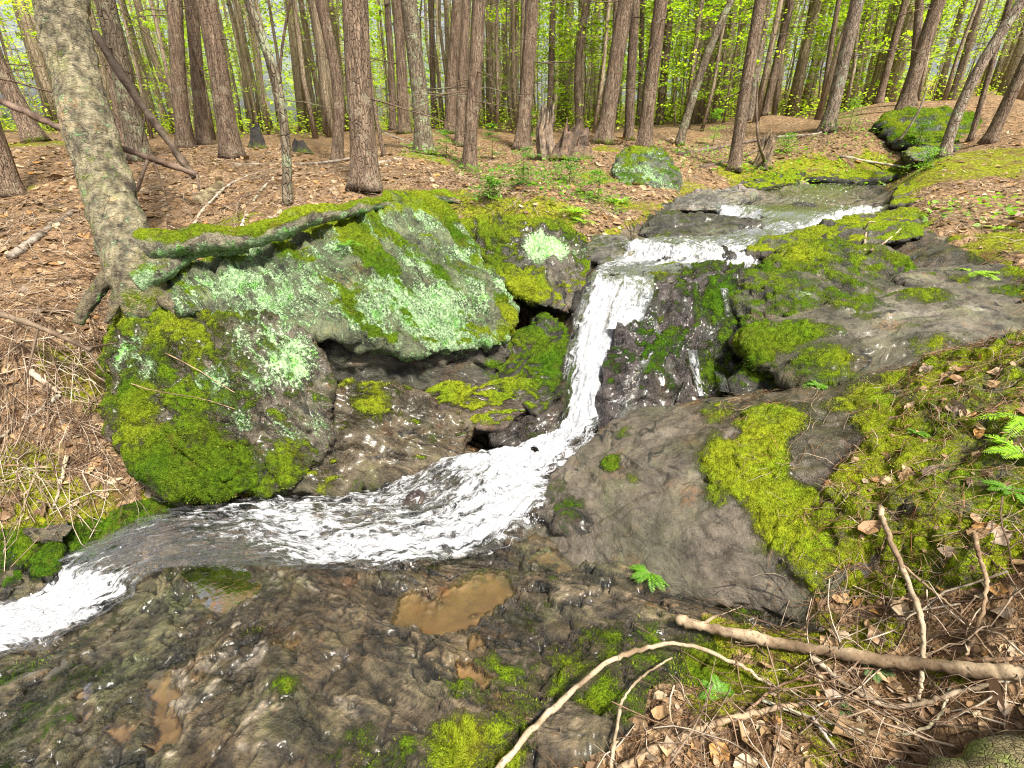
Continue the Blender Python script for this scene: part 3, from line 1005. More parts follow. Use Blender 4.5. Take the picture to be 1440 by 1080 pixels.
for w, pz in zip(PUDW, PUDZ):
    s_ = np.where((np.abs(x - w[:, 0].mean()) < .5) & (np.abs(y - w[:, 1].mean()) < .5))[0]
    dd = poly_dist(x[s_], y[s_], w) + fbm(p2[s_] * 14, 4, .6, seed=41) * 0.04
    f = sstep(0.05, -0.01, dd)
    z[s_] = z[s_] * (1 - f) + f * (pz - 0.022 * sstep(0.02, -.04, dd) + 0.010 * (dd > 0) + rr[s_] * .0)
    pool[s_] = np.maximum(pool[s_], sstep(0.015, -0.015, dd))

moss = np.zeros_like(x)
mossc = np.full_like(x, .5)
for c, r, s, hue in MOSS_SLAB:
    b = blob(x, y, c, r) * s
    b = b * (1 + .5 * fbm(p2 * 6, 3, seed=63)) if s < .9 else b
    mossc = np.where(b > moss, hue, mossc)
    moss = np.maximum(moss, b)
gmoss = np.zeros_like(x)
for c, r, s in MOSS_GROUND:
    gmoss = np.maximum(gmoss, blob(x, y, c, r) * s)
gmoss = np.maximum(gmoss, 0.75 * sstep(0.16, 0.02, np.abs(db)) * (y > 1.9) * sstep(12, 9, y) * (fbm(p2 * 3, 2, seed=61) > -.15))
moss_all = np.where(bed > .5, moss * (1 - pool), gmoss)
up = sstep(-.45, .25, fbm(p2 * 1.2, 2, seed=77))
tint = np.empty((len(x), 4))
c0 = np.array([.150, .118, .076])
c1 = np.array([.110, .112, .058])
c2 = np.array([.185, .160, .118])
m1 = sstep(-.1, .45, fbm(p2 * 2.3, 4, seed=51))[:, None]
m2 = sstep(.05, .5, fbm(np.stack([cc * 3, ll * 1.2, 0 * x], 1), 4, seed=52))[:, None]
tint[:, :3] = c0 * (1 - m1) + c1 * m1
tint[:, :3] = tint[:, :3] * (1 - m2) + c2 * m2
lg = np.clip(sstep(-.9, -1.5, x) * sstep(2.2, 1.6, y), 0, 1)[:, None]          # greener algae on the low corner of the slab
tint[:, :3] = tint[:, :3] * (1 - .6 * lg) + np.array([.085, .115, .055]) * .6 * lg
sed = np.array([.135, .098, .056]) * (0.8 + 0.4 * fbm(p2 * 6, 3, seed=54))[:, None]
tint[:, :3] = tint[:, :3] * (1 - pool[:, None]) + sed * pool[:, None]
tint[:, 3] = 1
ptc = (sstep(.12, .42, fbm(p2 * 5, 5, .62, seed=56)) * bed * (1 - pool) * .4)[:, None]
tint[:, :3] = tint[:, :3] * (1 - ptc) + np.array([.33, .285, .215]) * ptc
dkp = (sstep(.12, .45, fbm(np.stack([cc * 7, ll * 4, 0 * x], 1), 5, .62, seed=57)) * bed * .65)[:, None]
tint[:, :3] = tint[:, :3] * (1 - dkp) + np.array([.055, .048, .036]) * dkp
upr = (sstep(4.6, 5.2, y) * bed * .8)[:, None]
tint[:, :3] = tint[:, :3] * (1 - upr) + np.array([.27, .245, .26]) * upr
wet = np.clip(0.72 + 0.5 * fbm(p2 * 1.5, 3, seed=55), .35, 1) * (1 - .75 * pool)
wet = np.where(y > 4.2, np.clip(wet, .5, 1) * .8, wet)
quartz = ridged(np.stack([cc * 5, ll * 2.5, 0 * x], 1), 3, seed=58)
qz = sstep(1.22, 1.4, quartz) * sstep(-.35, -.75, x) * sstep(-1.5, -1.2, x) * (fbm(p2 * 6, 3, seed=59) > .02) * bed * (1 - pool)
tint[:, :3] = tint[:, :3] * (1 - .55 * qz[:, None]) + np.array([.55, .52, .49]) * .55 * qz[:, None]
tint[:, :3] *= (crk_and_shade * (1 - pool) + pool)[:, None] * [1.12, 1.02, .88]
qv = np.stack([cc + .02 * fbm(p2 * 9, 3, seed=81), ll * .5, z], 1)

ny, nx = GX.shape
vi = np.arange(nx * ny).reshape(ny, nx)
Q = np.stack([vi[:-1, :-1], vi[:-1, 1:], vi[1:, 1:], vi[1:, :-1]], -1).reshape(-1, 4)
fb = (bed[Q].mean(1) > .5) & (y[Q].max(1) < 12)
VT = np.stack([x, y, z], 1)


def sub_mesh(name, faces, mat):
    used = np.zeros(len(VT), bool)
    used[faces.ravel()] = True
    idx = np.cumsum(used) - 1
    return mk_mesh(name, VT[used], idx[faces], (mat,),
                   {'tint': tint[used], 'moss': moss_all[used], 'lichen': np.zeros(used.sum()), 'wet': wet[used], 'mossc': mossc[used], 'calm': np.maximum(pool, .42)[used], 'q': qv[used]})


ground = tag(link('ground', sub_mesh('ground', Q[~fb], M_LITTER)), "forest floor of brown leaves and needles with moss", None, None, 'structure')
bedrock = tag(link('bedrock', sub_mesh('bedrock', Q[fb], M_ROCK)), "wet dark layered rock slab of the stream bed", None, None, 'structure')
ZG = z.reshape(ny, nx)


def gz(px_, py_):
    """height of the finished ground at world x, y (arrays)"""
    px_, py_ = np.atleast_1d(np.asarray(px_, float)), np.atleast_1d(np.asarray(py_, float))
    i = np.clip(np.searchsorted(gx, px_) - 1, 0, nx - 2)
    j = np.clip(np.searchsorted(gy, py_) - 1, 0, ny - 2)
    a = np.clip((px_ - gx[i]) / (gx[i + 1] - gx[i]), 0, 1)
    b = np.clip((py_ - gy[j]) / (gy[j + 1] - gy[j]), 0, 1)
    return (ZG[j, i] * (1 - a) + ZG[j, i + 1] * a) * (1 - b) + (ZG[j + 1, i] * (1 - a) + ZG[j + 1, i + 1] * a) * b


# pools of still water
for k_, (w, pz) in enumerate(zip(PUDW, PUDZ)):
    c = w.mean(0)
    ring = c[:2] + (w[:, :2] - c[:2]) * 1.06
    ring = catmull(np.vstack([ring, ring[:1]]), 6)[:-1]
    V = np.column_stack([ring, np.full(len(ring), pz + 0.004)])
    me = bpy.data.meshes.new('puddle')
    me.from_pydata([tuple(v - np.array([c[0], c[1], 0])) for v in V], [], [list(range(len(V)))])
    me.materials.append(M_PUDDLE)
    o = link('puddle', me, None, (c[0], c[1], 0))
    tag(o, None, None, "shallow pools on the slab", 'structure')

# ---------------------------------------------------------------- running water
def water_mesh(name, L, R, F, nu=64, over=0.06, amp=1.0, seed=0, edge_soft=0.10):
    n = len(L)
    t = np.linspace(-over, 1 + over, nu)
    V = L[:, None] * (1 - t)[None, :, None] + R[:, None] * t[None, :, None]
    wdt = np.linalg.norm(R - L, axis=1)
    mid_ = 0.5 * (L + R)
    s = np.concatenate([[0], np.cumsum(np.linalg.norm(np.diff(mid_, axis=0), axis=1))])
    U = np.broadcast_to((t[None] - .5) * wdt[:, None], V.shape[:2])
    SS = np.broadcast_to(s[:, None], V.shape[:2])
    tc = np.clip(t, 0, 1)
    foam = F[:, 0:1] * np.clip(1 - 2 * tc, 0, 1)[None] + F[:, 1:2] * (1 - np.abs(2 * tc - 1))[None] + F[:, 2:3] * np.clip(2 * tc - 1, 0, 1)[None]
    prof = np.clip(1 - (2 * tc - 1) ** 2, 0, 1)
    d_s = np.gradient(V, axis=0)
    d_t = np.gradient(V, axis=1)
    N = np.cross(d_t, d_s)
    N /= np.linalg.norm(N, axis=2)[..., None] + 1e-9
    N *= np.sign(N[..., 2:3] + 1e-6)
    qq = np.stack([U.ravel(), SS.ravel(), np.full(U.size, float(seed))], 1)
    steep = np.abs(np.gradient(mid_[:, 2])) / (np.linalg.norm(np.gradient(mid_, axis=0), axis=1) + 1e-9)
    st = np.repeat(sstep(.25, .6, steep), nu)
    chop = fbm(qq * [7, 4.5, 1], 4, seed=seed + 1)
    run = fbm(qq * [24, 3.2, 1], 3, seed=seed + 2)
    fo = np.clip(foam.ravel(), 0, 1)
    dsp = amp * ((0.004 + 0.040 * fo) * chop * (1 - .6 * st) + (0.003 + 0.026 * fo) * run + 0.020 * fo * fbm(qq * [26, 16, 1], 3, seed=seed + 3))
    V = V + N * (F[:, 3:4] * prof[None])[..., None] + N * dsp.reshape(n, nu)[..., None]
    m_in = np.minimum(t + over, 1 + over - t)[None] * wdt[:, None]
    edge = np.clip(m_in / edge_soft, 0, 1)
    vi_ = np.arange(n * nu).reshape(n, nu)
    Qw = np.stack([vi_[:-1, :-1], vi_[:-1, 1:], vi_[1:, 1:], vi_[1:, :-1]], -1).reshape(-1, 4)
    return mk_mesh(name, V.reshape(-1, 3), Qw, (M_WATER,), {'q': qq, 'foam': foam.ravel(), 'edge': edge.ravel()})


# finer along the flow for the near reach
NS2 = 22
fl_ = catmull(np.array([P(*s[0]) for s in SECT]), NS2)
fr_ = catmull(np.array([P(*s[1]) for s in SECT]), NS2)
ff_ = catmull(np.array([s[2:6] for s in SECT]), NS2)
i0 = 2 * NS2 + 8
i1, i2 = 11 * NS2 + 6, 18 * NS2 + 8
tag(link('cascade_water', water_mesh('cascade_water', fl_[i0:i1 + 1], fr_[i0:i1 + 1], ff_[i0:i1 + 1], 90, seed=3)), "stream water sliding over the upper rock steps", None, None, 'structure')
tag(link('waterfall_water', water_mesh('waterfall_water', fl_[i1:i2 + 1], fr_[i1:i2 + 1], ff_[i1:i2 + 1], 80, seed=5, edge_soft=.13)), "white waterfall plunging between the mossy rocks", None, None, 'structure')
tag(link('stream_water', water_mesh('stream_water', fl_[i2:], fr_[i2:], ff_[i2:], 130, seed=9, edge_soft=.2)), "white and clear stream running below the waterfall", None, None, 'structure')


# ---------------------------------------------------------------- boulders
def voxel_union(hulls, voxel, smooth_it, factor=.5):
    bm = bmesh.new()
    for pts in hulls:
        b2 = bmesh.new()
        for p in pts:
            b2.verts.new(p)
        r = bmesh.ops.convex_hull(b2, input=b2.verts)
        junk = list({g for g in r['geom_interior'] + r['geom_unused'] if isinstance(g, bmesh.types.BMVert)})
        bmesh.ops.delete(b2, geom=junk, context='VERTS')
        tmp = bpy.data.meshes.new('tmp')
        b2.to_mesh(tmp)
        b2.free()
        bm.from_mesh(tmp)
        bpy.data.meshes.remove(tmp)
    me = bpy.data.meshes.new('tmp')
    bm.to_mesh(me)
    bm.free()
    ob = bpy.data.objects.new('tmp', me)
    COL.objects.link(ob)
    m = ob.modifiers.new('r', 'REMESH')
    m.mode = 'VOXEL'
    m.voxel_size = voxel
    m2 = ob.modifiers.new('s', 'SMOOTH')
    m2.factor = factor
    m2.iterations = smooth_it
    dg = bpy.context.evaluated_depsgraph_get()
    ev = ob.evaluated_get(dg)
    em = ev.to_mesh()
    n = len(em.vertices)
    V = np.empty(n * 3)
    em.vertices.foreach_get('co', V)
    F = np.array([tuple(p.vertices) for p in em.polygons if len(p.vertices) == 4], int)
    Nn = np.empty(n * 3)
    em.vertices.foreach_get('normal', Nn)
    ev.to_mesh_clear()
    bpy.data.objects.remove(ob)
    bpy.data.meshes.remove(me)
    return V.reshape(-1, 3), F, Nn.reshape(-1, 3)


def normals(V, F):
    fn = np.cross(V[F[:, 2]] - V[F[:, 0]], V[F[:, 3]] - V[F[:, 1]])
    N = np.zeros_like(V)
    for k in range(4):
        np.add.at(N, F[:, k], fn)
    return N / (np.linalg.norm(N, axis=1)[:, None] + 1e-12)


def hullpts(pts, back=0.6, drop=0.15, lift=0.0):
    """front outline points + the same outline carried back into the bank, so the stone has its real thickness"""
    out = []
    for p in pts:
        a = P(*p[:3])
        h = a - EYE
        h[2] = 0
        h /= np.linalg.norm(h)
        b = p[3] if len(p) > 3 else back
        out.append(tuple(a))
        out.append(tuple(a + h * b + np.array([0, 0, lift - drop])))
    return out


ROCKS = []          # (object, V world, N, moss)


def blobs3(V, lst):
    out = np.zeros(len(V))
    for item in lst:
        (px, py, d), r, s = item
        c = P(px, py, d)
        dd = ((V - c) ** 2).sum(1) / (r * r)
        out = np.maximum(out, s * np.exp(-dd ** 1.5)) if s > 0 else out + s * np.exp(-dd ** 1.5)
    return out


def rock(name, label, hulls, voxel=.018, smooth_it=8, amps=(.05, .022, .010), streak=None, stk=5.5, seed=0, tint=(.13, .115, .095), tint2=(.09, .085, .06),
         moss_up=(.55, .95), moss_k=.8, moss_add=(), lich=0.0, lich_add=(), wet=0.0, wet_low=None, mossc=.5, mossc_noise=.5, mossc_add=(), ledge=0.0, chop=.8, smoss=.28, calm=0.0, tint_add=(), group=None, cat='boulder'):
    V, F, _ = voxel_union(hulls, voxel, smooth_it)
    N = normals(V, F)
    if streak is not None:
        a, b = P(*streak[0]), P(*streak[1])
        s = (b - a) / np.linalg.norm(b - a)
    else:
        s = np.array([.3, .2, .93])
    W = V + 0.06 * np.stack([fbm(V * 2.5, 2, seed=seed + 90), fbm(V * 2.5, 2, seed=seed + 91), fbm(V * 2.5, 2, seed=seed + 92)], 1)
    q = W - (1 - 1 / stk) * (W @ s)[:, None] * s[None]
    d = fbm(V * 1.9, 3, seed=seed) * amps[0] + ridged(q * 5.5, 3, seed=seed + 3) * amps[1] + fbm(q * 18, 3, seed=seed + 5) * amps[2] + fbm(V * 12, 3, seed=seed + 8) * amps[2] * .8
    if ledge:
        b = fbm(q * 2.6, 3, seed=seed + 11)
        d = d + (np.round(b * 3.5) / 3.5 - b * .6) * ledge
    e1, r1, o1 = cells(q * 4.2 + .25 * fbm(V * 5, 2, seed=seed + 13)[:, None], seed + 1)
    e2, r2, o2 = cells(q * 11 + .3 * fbm(V * 12, 2, seed=seed + 14)[:, None], seed + 2)
    d = d + chop * ((r1[:, 0] - .5) * .05 + (r1[:, 1] - .5) * o1[:, 0] * .07 - .03 * sstep(.14, 0, e1) + (r2[:, 0] - .5) * .02 - .012 * sstep(.14, 0, e2))
    V = V + N * d[:, None]
    N = normals(V, F)
    ms = sstep(moss_up[0], moss_up[1], N[:, 2] + .35 * fbm(V * 4, 3, seed=seed + 20)) * moss_k
    ms = np.maximum(ms, blobs3(V, moss_add)) if len(moss_add) else ms
    lic = np.full(len(V), lich) + .3 * (lich > 0) * fbm(V * 3, 3, seed=seed + 30)
    if len(lich_add):
        pos = [t for t in lich_add if t[2] > 0]
        lic = np.maximum(lic, blobs3(V, pos))
        for t in lich_add:
            if t[2] < 0:
                lic = lic + blobs3(V, [t])
    for t in moss_add:
        if t[2] < 0:
            ms = ms + blobs3(V, [t])
    ms = ms + smoss * fbm(q * 4.5, 4, .6, seed=seed + 21) * (ms > .05) - .35 * sstep(.10, .0, e1) * chop
    V = V + N * (sstep(.4, .7, ms) * (.012 + .012 * fbm(V * 14, 3, seed=seed + 22) + .007 * fbm(V * 38, 2, seed=seed + 23)))[:, None]
    N = normals(V, F)
    ms = ms - .55 * np.clip(blobs3(V, [t_ for t_ in lich_add if t_[2] > 0]), 0, 1) * (1 + .9 * fbm(V * 9, 3, seed=seed + 25)) if len(lich_add) else ms
    wv = np.full(len(V), wet)
    if wet_low is not None:
        wv = np.maximum(wv, sstep(wet_low[1], wet_low[0], V[:, 2] + .08 * fbm(V * 5, 2, seed=seed + 33)))
    mc = np.clip(mossc + mossc_noise * fbm(V * 2.2, 3, seed=seed + 40), 0, 1)
    for (pp, r, sv) in mossc_add:
        c = P(*pp)
        w_ = np.exp(-(((V - c) ** 2).sum(1) / (r * r)) ** 1.5)
        mc = mc * (1 - w_) + sv * w_
    m = sstep(-.2, .5, fbm(V * 2.7, 4, seed=seed + 50))[:, None]
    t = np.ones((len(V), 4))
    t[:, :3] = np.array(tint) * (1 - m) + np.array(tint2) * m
    for pp, r, cv in tint_add:
        w_ = np.clip(np.exp(-(((V - P(*pp)) ** 2).sum(1) / (r * r)) ** 1.5) * (1 + 1.2 * fbm(q * 7, 3, seed=seed + 60)), 0, 1)[:, None]
        t[:, :3] = t[:, :3] * (1 - w_) + np.array(cv) * w_
    c = V.mean(0)
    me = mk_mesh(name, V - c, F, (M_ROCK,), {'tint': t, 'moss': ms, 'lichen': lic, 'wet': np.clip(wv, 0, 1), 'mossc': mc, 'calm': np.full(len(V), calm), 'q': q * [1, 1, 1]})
    o = tag(link(name, me, None, c), label, cat, group)
    ROCKS.append((o, V, N, F, ms, mc, c))
    return o


# -- the big lichen-covered boulder over the stream
B1 = hullpts([(226, 408, 3.02), (250, 398, 3.06), (310, 372, 3.25), (400, 345, 3.45), (470, 318, 3.62), (515, 290, 3.80), (560, 280, 3.95), (612, 296, 3.98), (655, 330, 3.9), (695, 385, 3.68), (728, 440, 3.45),
              (708, 484, 3.24), (640, 494, 3.08), (600, 498, 3.03), (520, 478, 2.95), (440, 462, 2.90), (330, 452, 2.88), (262, 436, 2.9), (430, 410, 2.98), (560, 400, 3.22), (620, 430, 3.15)], .75, .16)
rock('boulder', "largest boulder, streaked with mint lichen and moss under the mossy root", [B1], .014, 7, (.045, .034, .016), ((520, 300, 3.8), (700, 470, 3.2)), 6, 1,
     (.13, .145, .08), (.08, .10, .045), (.35, .95), .80,
     [((560, 300, 3.9), .32, 1.0), ((430, 340, 3.5), .25, 1.0), ((620, 330, 3.85), .24, .95), ((330, 365, 3.3), .2, 1.), ((470, 330, 3.6), .2, 1.), ((560, 380, 3.4), .2, .6), ((640, 380, 3.6), .16, .5), ((700, 440, 3.45), .15, 1.0), ((480, 440, 3.0), .12, .5), ((705, 470, 3.3), .10, .9), ((300, 420, 3.0), .1, .5)],
     .54, [((610, 440, 3.15), .33, .85), ((500, 440, 3.0), .2, .7), ((430, 440, 2.95), .2, .7), ((540, 440, 3.05), .26, .70), ((580, 380, 3.35), .28, .62), ((660, 410, 3.4), .2, .6), ((330, 410, 3.05), .25, .74), ((400, 420, 2.98), .22, .66), ((640, 470, 3.1), .22, .78), ((460, 380, 3.2), .22, .6), ((600, 340, 3.75), .25, .62), ((250, 420, 3.0), .12, .7)],
     0, None, .36, .5, [((600, 400, 3.3), .4, .12), ((480, 400, 3.1), .2, .3), ((560, 300, 3.9), .25, .75), ((440, 340, 3.5), .3, .62), ((705, 450, 3.4), .14, .8)], .035, smoss=.95)
# -- squarish boulder at its right end
B2 = hullpts([(640, 318, 4.05), (700, 306, 4.12), (770, 308, 4.12), (818, 334, 4.0), (834, 370, 3.86), (826, 402, 3.74), (800, 442, 3.64), (755, 428, 3.55), (716, 405, 3.58), (678, 360, 3.82), (775, 365, 3.72)], .6, .15)
rock('boulder', "blocky boulder with a big pale lichen plate, touching the largest boulder above the waterfall", [B2], .015, 6, (.04, .024, .012), ((700, 320, 4.0), (760, 420, 3.6)), 3, 31,
     (.12, .105, .08), (.075, .075, .05), (.40, .8), .9, [((700, 330, 4.), .22, .9), ((745, 400, 3.6), .18, 1.), ((800, 345, 3.95), .1, .9), ((700, 380, 3.7), .16, .9), ((770, 352, 3.8), .17, -.9)],
     .05, [((768, 345, 3.85), .20, 1.1), ((815, 355, 3.9), .1, .6)], 0, (1.0, .75), .55, .4, [((745, 405, 3.6), .2, .75)], .02)
# -- dark green boulder at the side of the fall
B3 = hullpts([(722, 468, 3.46), (765, 446, 3.52), (796, 466, 3.46), (800, 515, 3.36), (790, 555, 3.26), (760, 590, 3.2), (720, 560, 3.2), (694, 520, 3.26)], .5, .2)
rock('boulder', "rounded dark green boulder close against the white waterfall", [B3], .014, 8, (.03, .014, .008), None, 4, 51, (.075, .065, .05), (.045, .05, .03), (.2, .7), .9,
     [((780, 500, 3.38), .14, .95), ((735, 510, 3.2), .12, .8), ((755, 470, 3.45), .1, .8)], 0, (), .45, (.95, .6), .2, .3)
# -- lower mossy boulder on the left bank
B4 = hullpts([(150, 500, 2.86), (160, 452, 2.95), (218, 412, 3.02), (300, 462, 2.9), (370, 468, 2.88), (440, 472, 2.88), (458, 540, 2.82), (468, 620, 2.77), (412, 688, 2.72), (300, 700, 2.62), (240, 695, 2.58), (190, 640, 2.62), (150, 570, 2.74), (330, 560, 2.64), (380, 490, 2.76), (250, 500, 2.78)], .6, .30)
rock('boulder', "bright mossy boulder standing in the stream below the largest boulder", [B4], .013, 7, (.05, .026, .013), ((300, 440, 2.9), (400, 600, 2.7)), 4, 71, (.16, .14, .105), (.12, .11, .065), (.0, .6), .78,
     [((240, 640, 2.6), .25, 1.), ((200, 560, 2.7), .22, 1.), ((300, 670, 2.6), .3, 1.1), ((200, 440, 2.97), .12, 1.), ((400, 650, 2.7), .14, .9), ((280, 500, 2.75), .12, .6), ((445, 600, 2.78), .1, -.8), ((440, 520, 2.83), .08, -.5)],
     .22, [((395, 520, 2.74), .20, .74), ((360, 480, 2.8), .18, .70), ((300, 535, 2.68), .12, .68), ((190, 500, 2.82), .18, .64), ((345, 590, 2.64), .10, .6), ((220, 520, 2.75), .14, .6), ((420, 490, 2.82), .14, .66), ((320, 560, 2.66), .12, .6)], 0, (.10, -.02), .36, .5,
     [((300, 660, 2.6), .25, .18), ((380, 540, 2.74), .14, .2), ((200, 600, 2.65), .16, .6), ((240, 440, 2.9), .2, .72)], .03)
B1b = hullpts([(455, 470, 3.05), (520, 470, 3.12), (600, 480, 3.2), (680, 480, 3.32), (712, 490, 3.32), (700, 560, 3.28), (610, 575, 3.22), (520, 565, 3.16), (455, 560, 3.05)], .4, .15)
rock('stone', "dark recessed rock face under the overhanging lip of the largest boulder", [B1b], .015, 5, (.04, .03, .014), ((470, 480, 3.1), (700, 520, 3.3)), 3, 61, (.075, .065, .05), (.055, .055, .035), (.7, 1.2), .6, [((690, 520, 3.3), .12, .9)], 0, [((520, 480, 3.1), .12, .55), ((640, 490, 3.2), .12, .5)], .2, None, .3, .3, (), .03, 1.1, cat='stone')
# -- brown ledges at the foot
B5 = hullpts([(462, 560, 2.98), (490, 540, 3.02), (560, 548, 3.08), (640, 570, 3.12), (668, 600, 3.08), (640, 640, 2.99), (560, 662, 2.90), (490, 690, 2.80), (408, 694, 2.74), (436, 620, 2.80), (540, 600, 2.95)], .55, .3)
rock('boulder', "low bare brown ledge between the bright mossy boulder and the white water", [B5], .014, 9, (.04, .018, .009), ((480, 560, 3), (640, 600, 3)), 5, 91, (.14, .11, .066), (.09, .078, .045), (.75, 1.1), .8,
     [((525, 562, 3.0), .16, .85), ((610, 610, 3.0), .07, .55), ((520, 690, 2.82), .12, .75), ((460, 690, 2.76), .1, .6)], 0, (), .25, (.12, -.02), .8, .3, [((520, 690, 2.82), .2, .2)])
B6 = hullpts([(606, 556, 3.14), (650, 534, 3.22), (720, 526, 3.32), (755, 545, 3.3), (752, 575, 3.24), (705, 606, 3.13), (660, 600, 3.08), (620, 580, 3.1)], .5, .25)
rock('boulder', "brown ledge with yellow moss on top beside the dark hollow near the waterfall", [B6], .013, 8, (.03, .016, .008), ((610, 560, 3.1), (740, 560, 3.2)), 4, 111, (.11, .08, .065), (.08, .06, .04), (.45, .85), .95,
     [((640, 550, 3.17), .11, 1.1), ((720, 535, 3.3), .12, 1.1)], 0, (), .2, (.25, .05), .85, .3)
B6b = hullpts([(735, 600, 3.2), (790, 560, 3.3), (795, 600, 3.2), (770, 625, 3.1), (720, 630, 3.05), (690, 625, 3.06)], .5, .1)
rock('stone', "low wet dark stone at the foot of the waterfall", [B6b], .014, 7, (.03, .014, .008), None, 3, 121, (.075, .06, .052), (.05, .045, .035), (.9, 1.3), .5, (), 0, (), .9, None, .2, .3, cat='stone')
B6c = hullpts([(560, 705, 2.70), (585, 690, 2.74), (600, 698, 2.72), (590, 712, 2.68), (565, 716, 2.66)], .12, .06)
rock('stone', "small dark stone breaking the white water of the stream", [B6c], .008, 5, (.01, .006, .004), None, 3, 131, (.07, .045, .045), (.05, .04, .035), (1.5, 2), 0, (), 0, (), .9, None, cat='stone')

# -- right of the fall
B7 = hullpts([(868, 402, 3.58), (905, 392, 3.62), (960, 386, 3.66), (1042, 388, 3.56), (1056, 470, 3.32), (1036, 556, 3.14), (975, 572, 3.08), (900, 590, 3.06), (848, 610, 3.0), (842, 560, 3.12), (852, 500, 3.22), (872, 440, 3.38), (920, 440, 3.40)], .7, .0)
B7b = hullpts([(846, 610, 2.98), (848, 540, 3.14), (868, 470, 3.22), (905, 455, 3.26), (932, 490, 3.20), (950, 540, 3.10), (930, 590, 3.0)], .4, .0)
rock('boulder', "dark wet cliff-like boulder whose face the thin water film runs down beside the waterfall", [B7, B7b], .014, 6, (.05, .026, .013), ((940, 400, 3.6), (960, 560, 3.1)), 3, 141, (.078, .062, .060), (.045, .045, .032), (.5, 1.0), .7,
     [((1010, 430, 3.4), .22, .85), ((1010, 520, 3.2), .22, .8), ((970, 420, 3.5), .14, .62), ((950, 480, 3.25), .12, .6), ((930, 545, 3.1), .10, .55)], 0, (), .95, None, .15, .3, (), .03)
B7c = hullpts([(905, 388, 3.66), (930, 372, 3.85), (1010, 372, 3.9), (1064, 378, 3.8), (1050, 398, 3.58), (960, 400, 3.56), (915, 396, 3.58)], .3, .05)
rock('stone', "flat olive shelf stone at the lip beside the waterfall head", [B7c], .014, 7, (.012, .008, .005), ((920, 380, 3.8), (1050, 385, 3.7)), 5, 151, (.13, .125, .10), (.085, .09, .05), (.6, 1.0), .55, (), 0, (), .55, None, .6, .2, chop=.2, cat='stone')
B8 = hullpts([(1030, 430, 3.36), (1052, 392, 3.52), (1100, 362, 3.72), (1165, 346, 3.80), (1240, 366, 3.66), (1292, 384, 3.5), (1302, 410, 3.34), (1200, 432, 3.05), (1120, 452, 3.02), (1050, 474, 3.12)], .5, .15)
rock('boulder', "lumpy dark boulder of moss with one pale lichen spot, beside the waterfall head", [B8], .014, 6, (.06, .036, .016), ((1060, 400, 3.5), (1200, 430, 3.1)), 3, 161, (.10, .09, .06), (.07, .075, .042), (.1, .7), .74,
     [((1110, 370, 3.65), .15, 1.), ((1250, 375, 3.6), .15, .35)], 0, [((1130, 415, 3.18), .12, .62), ((1185, 372, 3.5), .06, .6)], .1, None, .24, .45, [((1130, 362, 3.7), .2, .9), ((1060, 440, 3.3), .2, .2)], .05, .6, smoss=.6)
B9 = hullpts([(1034, 478, 3.02), (1075, 456, 3.08), (1180, 432, 3.12), (1262, 406, 3.22), (1340, 396, 3.2), (1470, 402, 3.1), (1470, 470, 2.6), (1390, 478, 2.56), (1300, 508, 2.52), (1210, 536, 2.55), (1130, 545, 2.66), (1062, 512, 2.86), (1300, 450, 2.78), (1150, 462, 2.86)], .5, .22)
rock('boulder', "broad grey boulder with moss patches lying behind the smooth foreground rock", [B9], .014, 7, (.05, .024, .011), ((1060, 470, 3.), (1400, 440, 2.8)), 6, 181, (.14, .12, .083), (.095, .088, .05), (1.0, 1.4), .5,
     [((1080, 490, 2.9), .2, 1.0), ((1060, 470, 3.0), .15, 1.), ((1110, 480, 2.9), .2, .85), ((1290, 425, 3.05), .16, .9), ((1330, 445, 2.9), .15, 1.), ((1210, 440, 3.0), .2, .85), ((1320, 490, 2.6), .2, .75), ((1150, 520, 2.7), .2, .85), ((1430, 410, 3.0), .15, .8), ((1060, 500, 2.9), .12, .9)],
     0, (), .4, None, .45, .45, [((1330, 445, 2.9), .12, .25), ((1110, 490, 2.85), .25, .3)], .04, .35, smoss=.5, calm=.2, tint_add=[((1260, 455, 2.85), .22, (.20, .178, .14)), ((1330, 490, 2.6), .15, (.19, .17, .135)), ((1380, 450, 2.8), .15, (.19, .17, .135)), ((1220, 470, 2.8), .12, (.20, .178, .14))])
B9b = hullpts([(1260, 402, 3.35), (1300, 385, 3.5), (1400, 378, 3.4), (1500, 372, 3.3), (1500, 420, 3.05), (1400, 425, 3.0), (1300, 420, 3.15)], .5, .05)
rock('boulder', "grey streaky boulder under the fern bank, behind the broad grey boulder", [B9b], .014, 7, (.04, .02, .01), ((1270, 400, 3.3), (1450, 410, 3.1)), 6, 191, (.15, .13, .095), (.10, .092, .058), (.9, 1.3), .5,
     [((1440, 390, 3.2), .14, 1.0), ((1350, 400, 3.2), .12, .6)], 0, (), .15, None, .6, .3, (), .03)
# dark undercut stone
B9c = hullpts([(1030, 545, 2.95), (1060, 520, 3.0), (1150, 540, 2.85), (1260, 525, 2.75), (1280, 560, 2.55), (1150, 590, 2.6), (1040, 590, 2.8)], .5, .05)
rock('stone', "dark mossy stone in the shadowed hollow behind the smooth foreground rock", [B9c], .016, 6, (.04, .02, .01), None, 3, 201, (.06, .055, .04), (.045, .05, .03), (.3, .9), .7, [((1150, 545, 2.8), .06, 1.)], 0, (), .4, None, .15, .2, cat='stone')
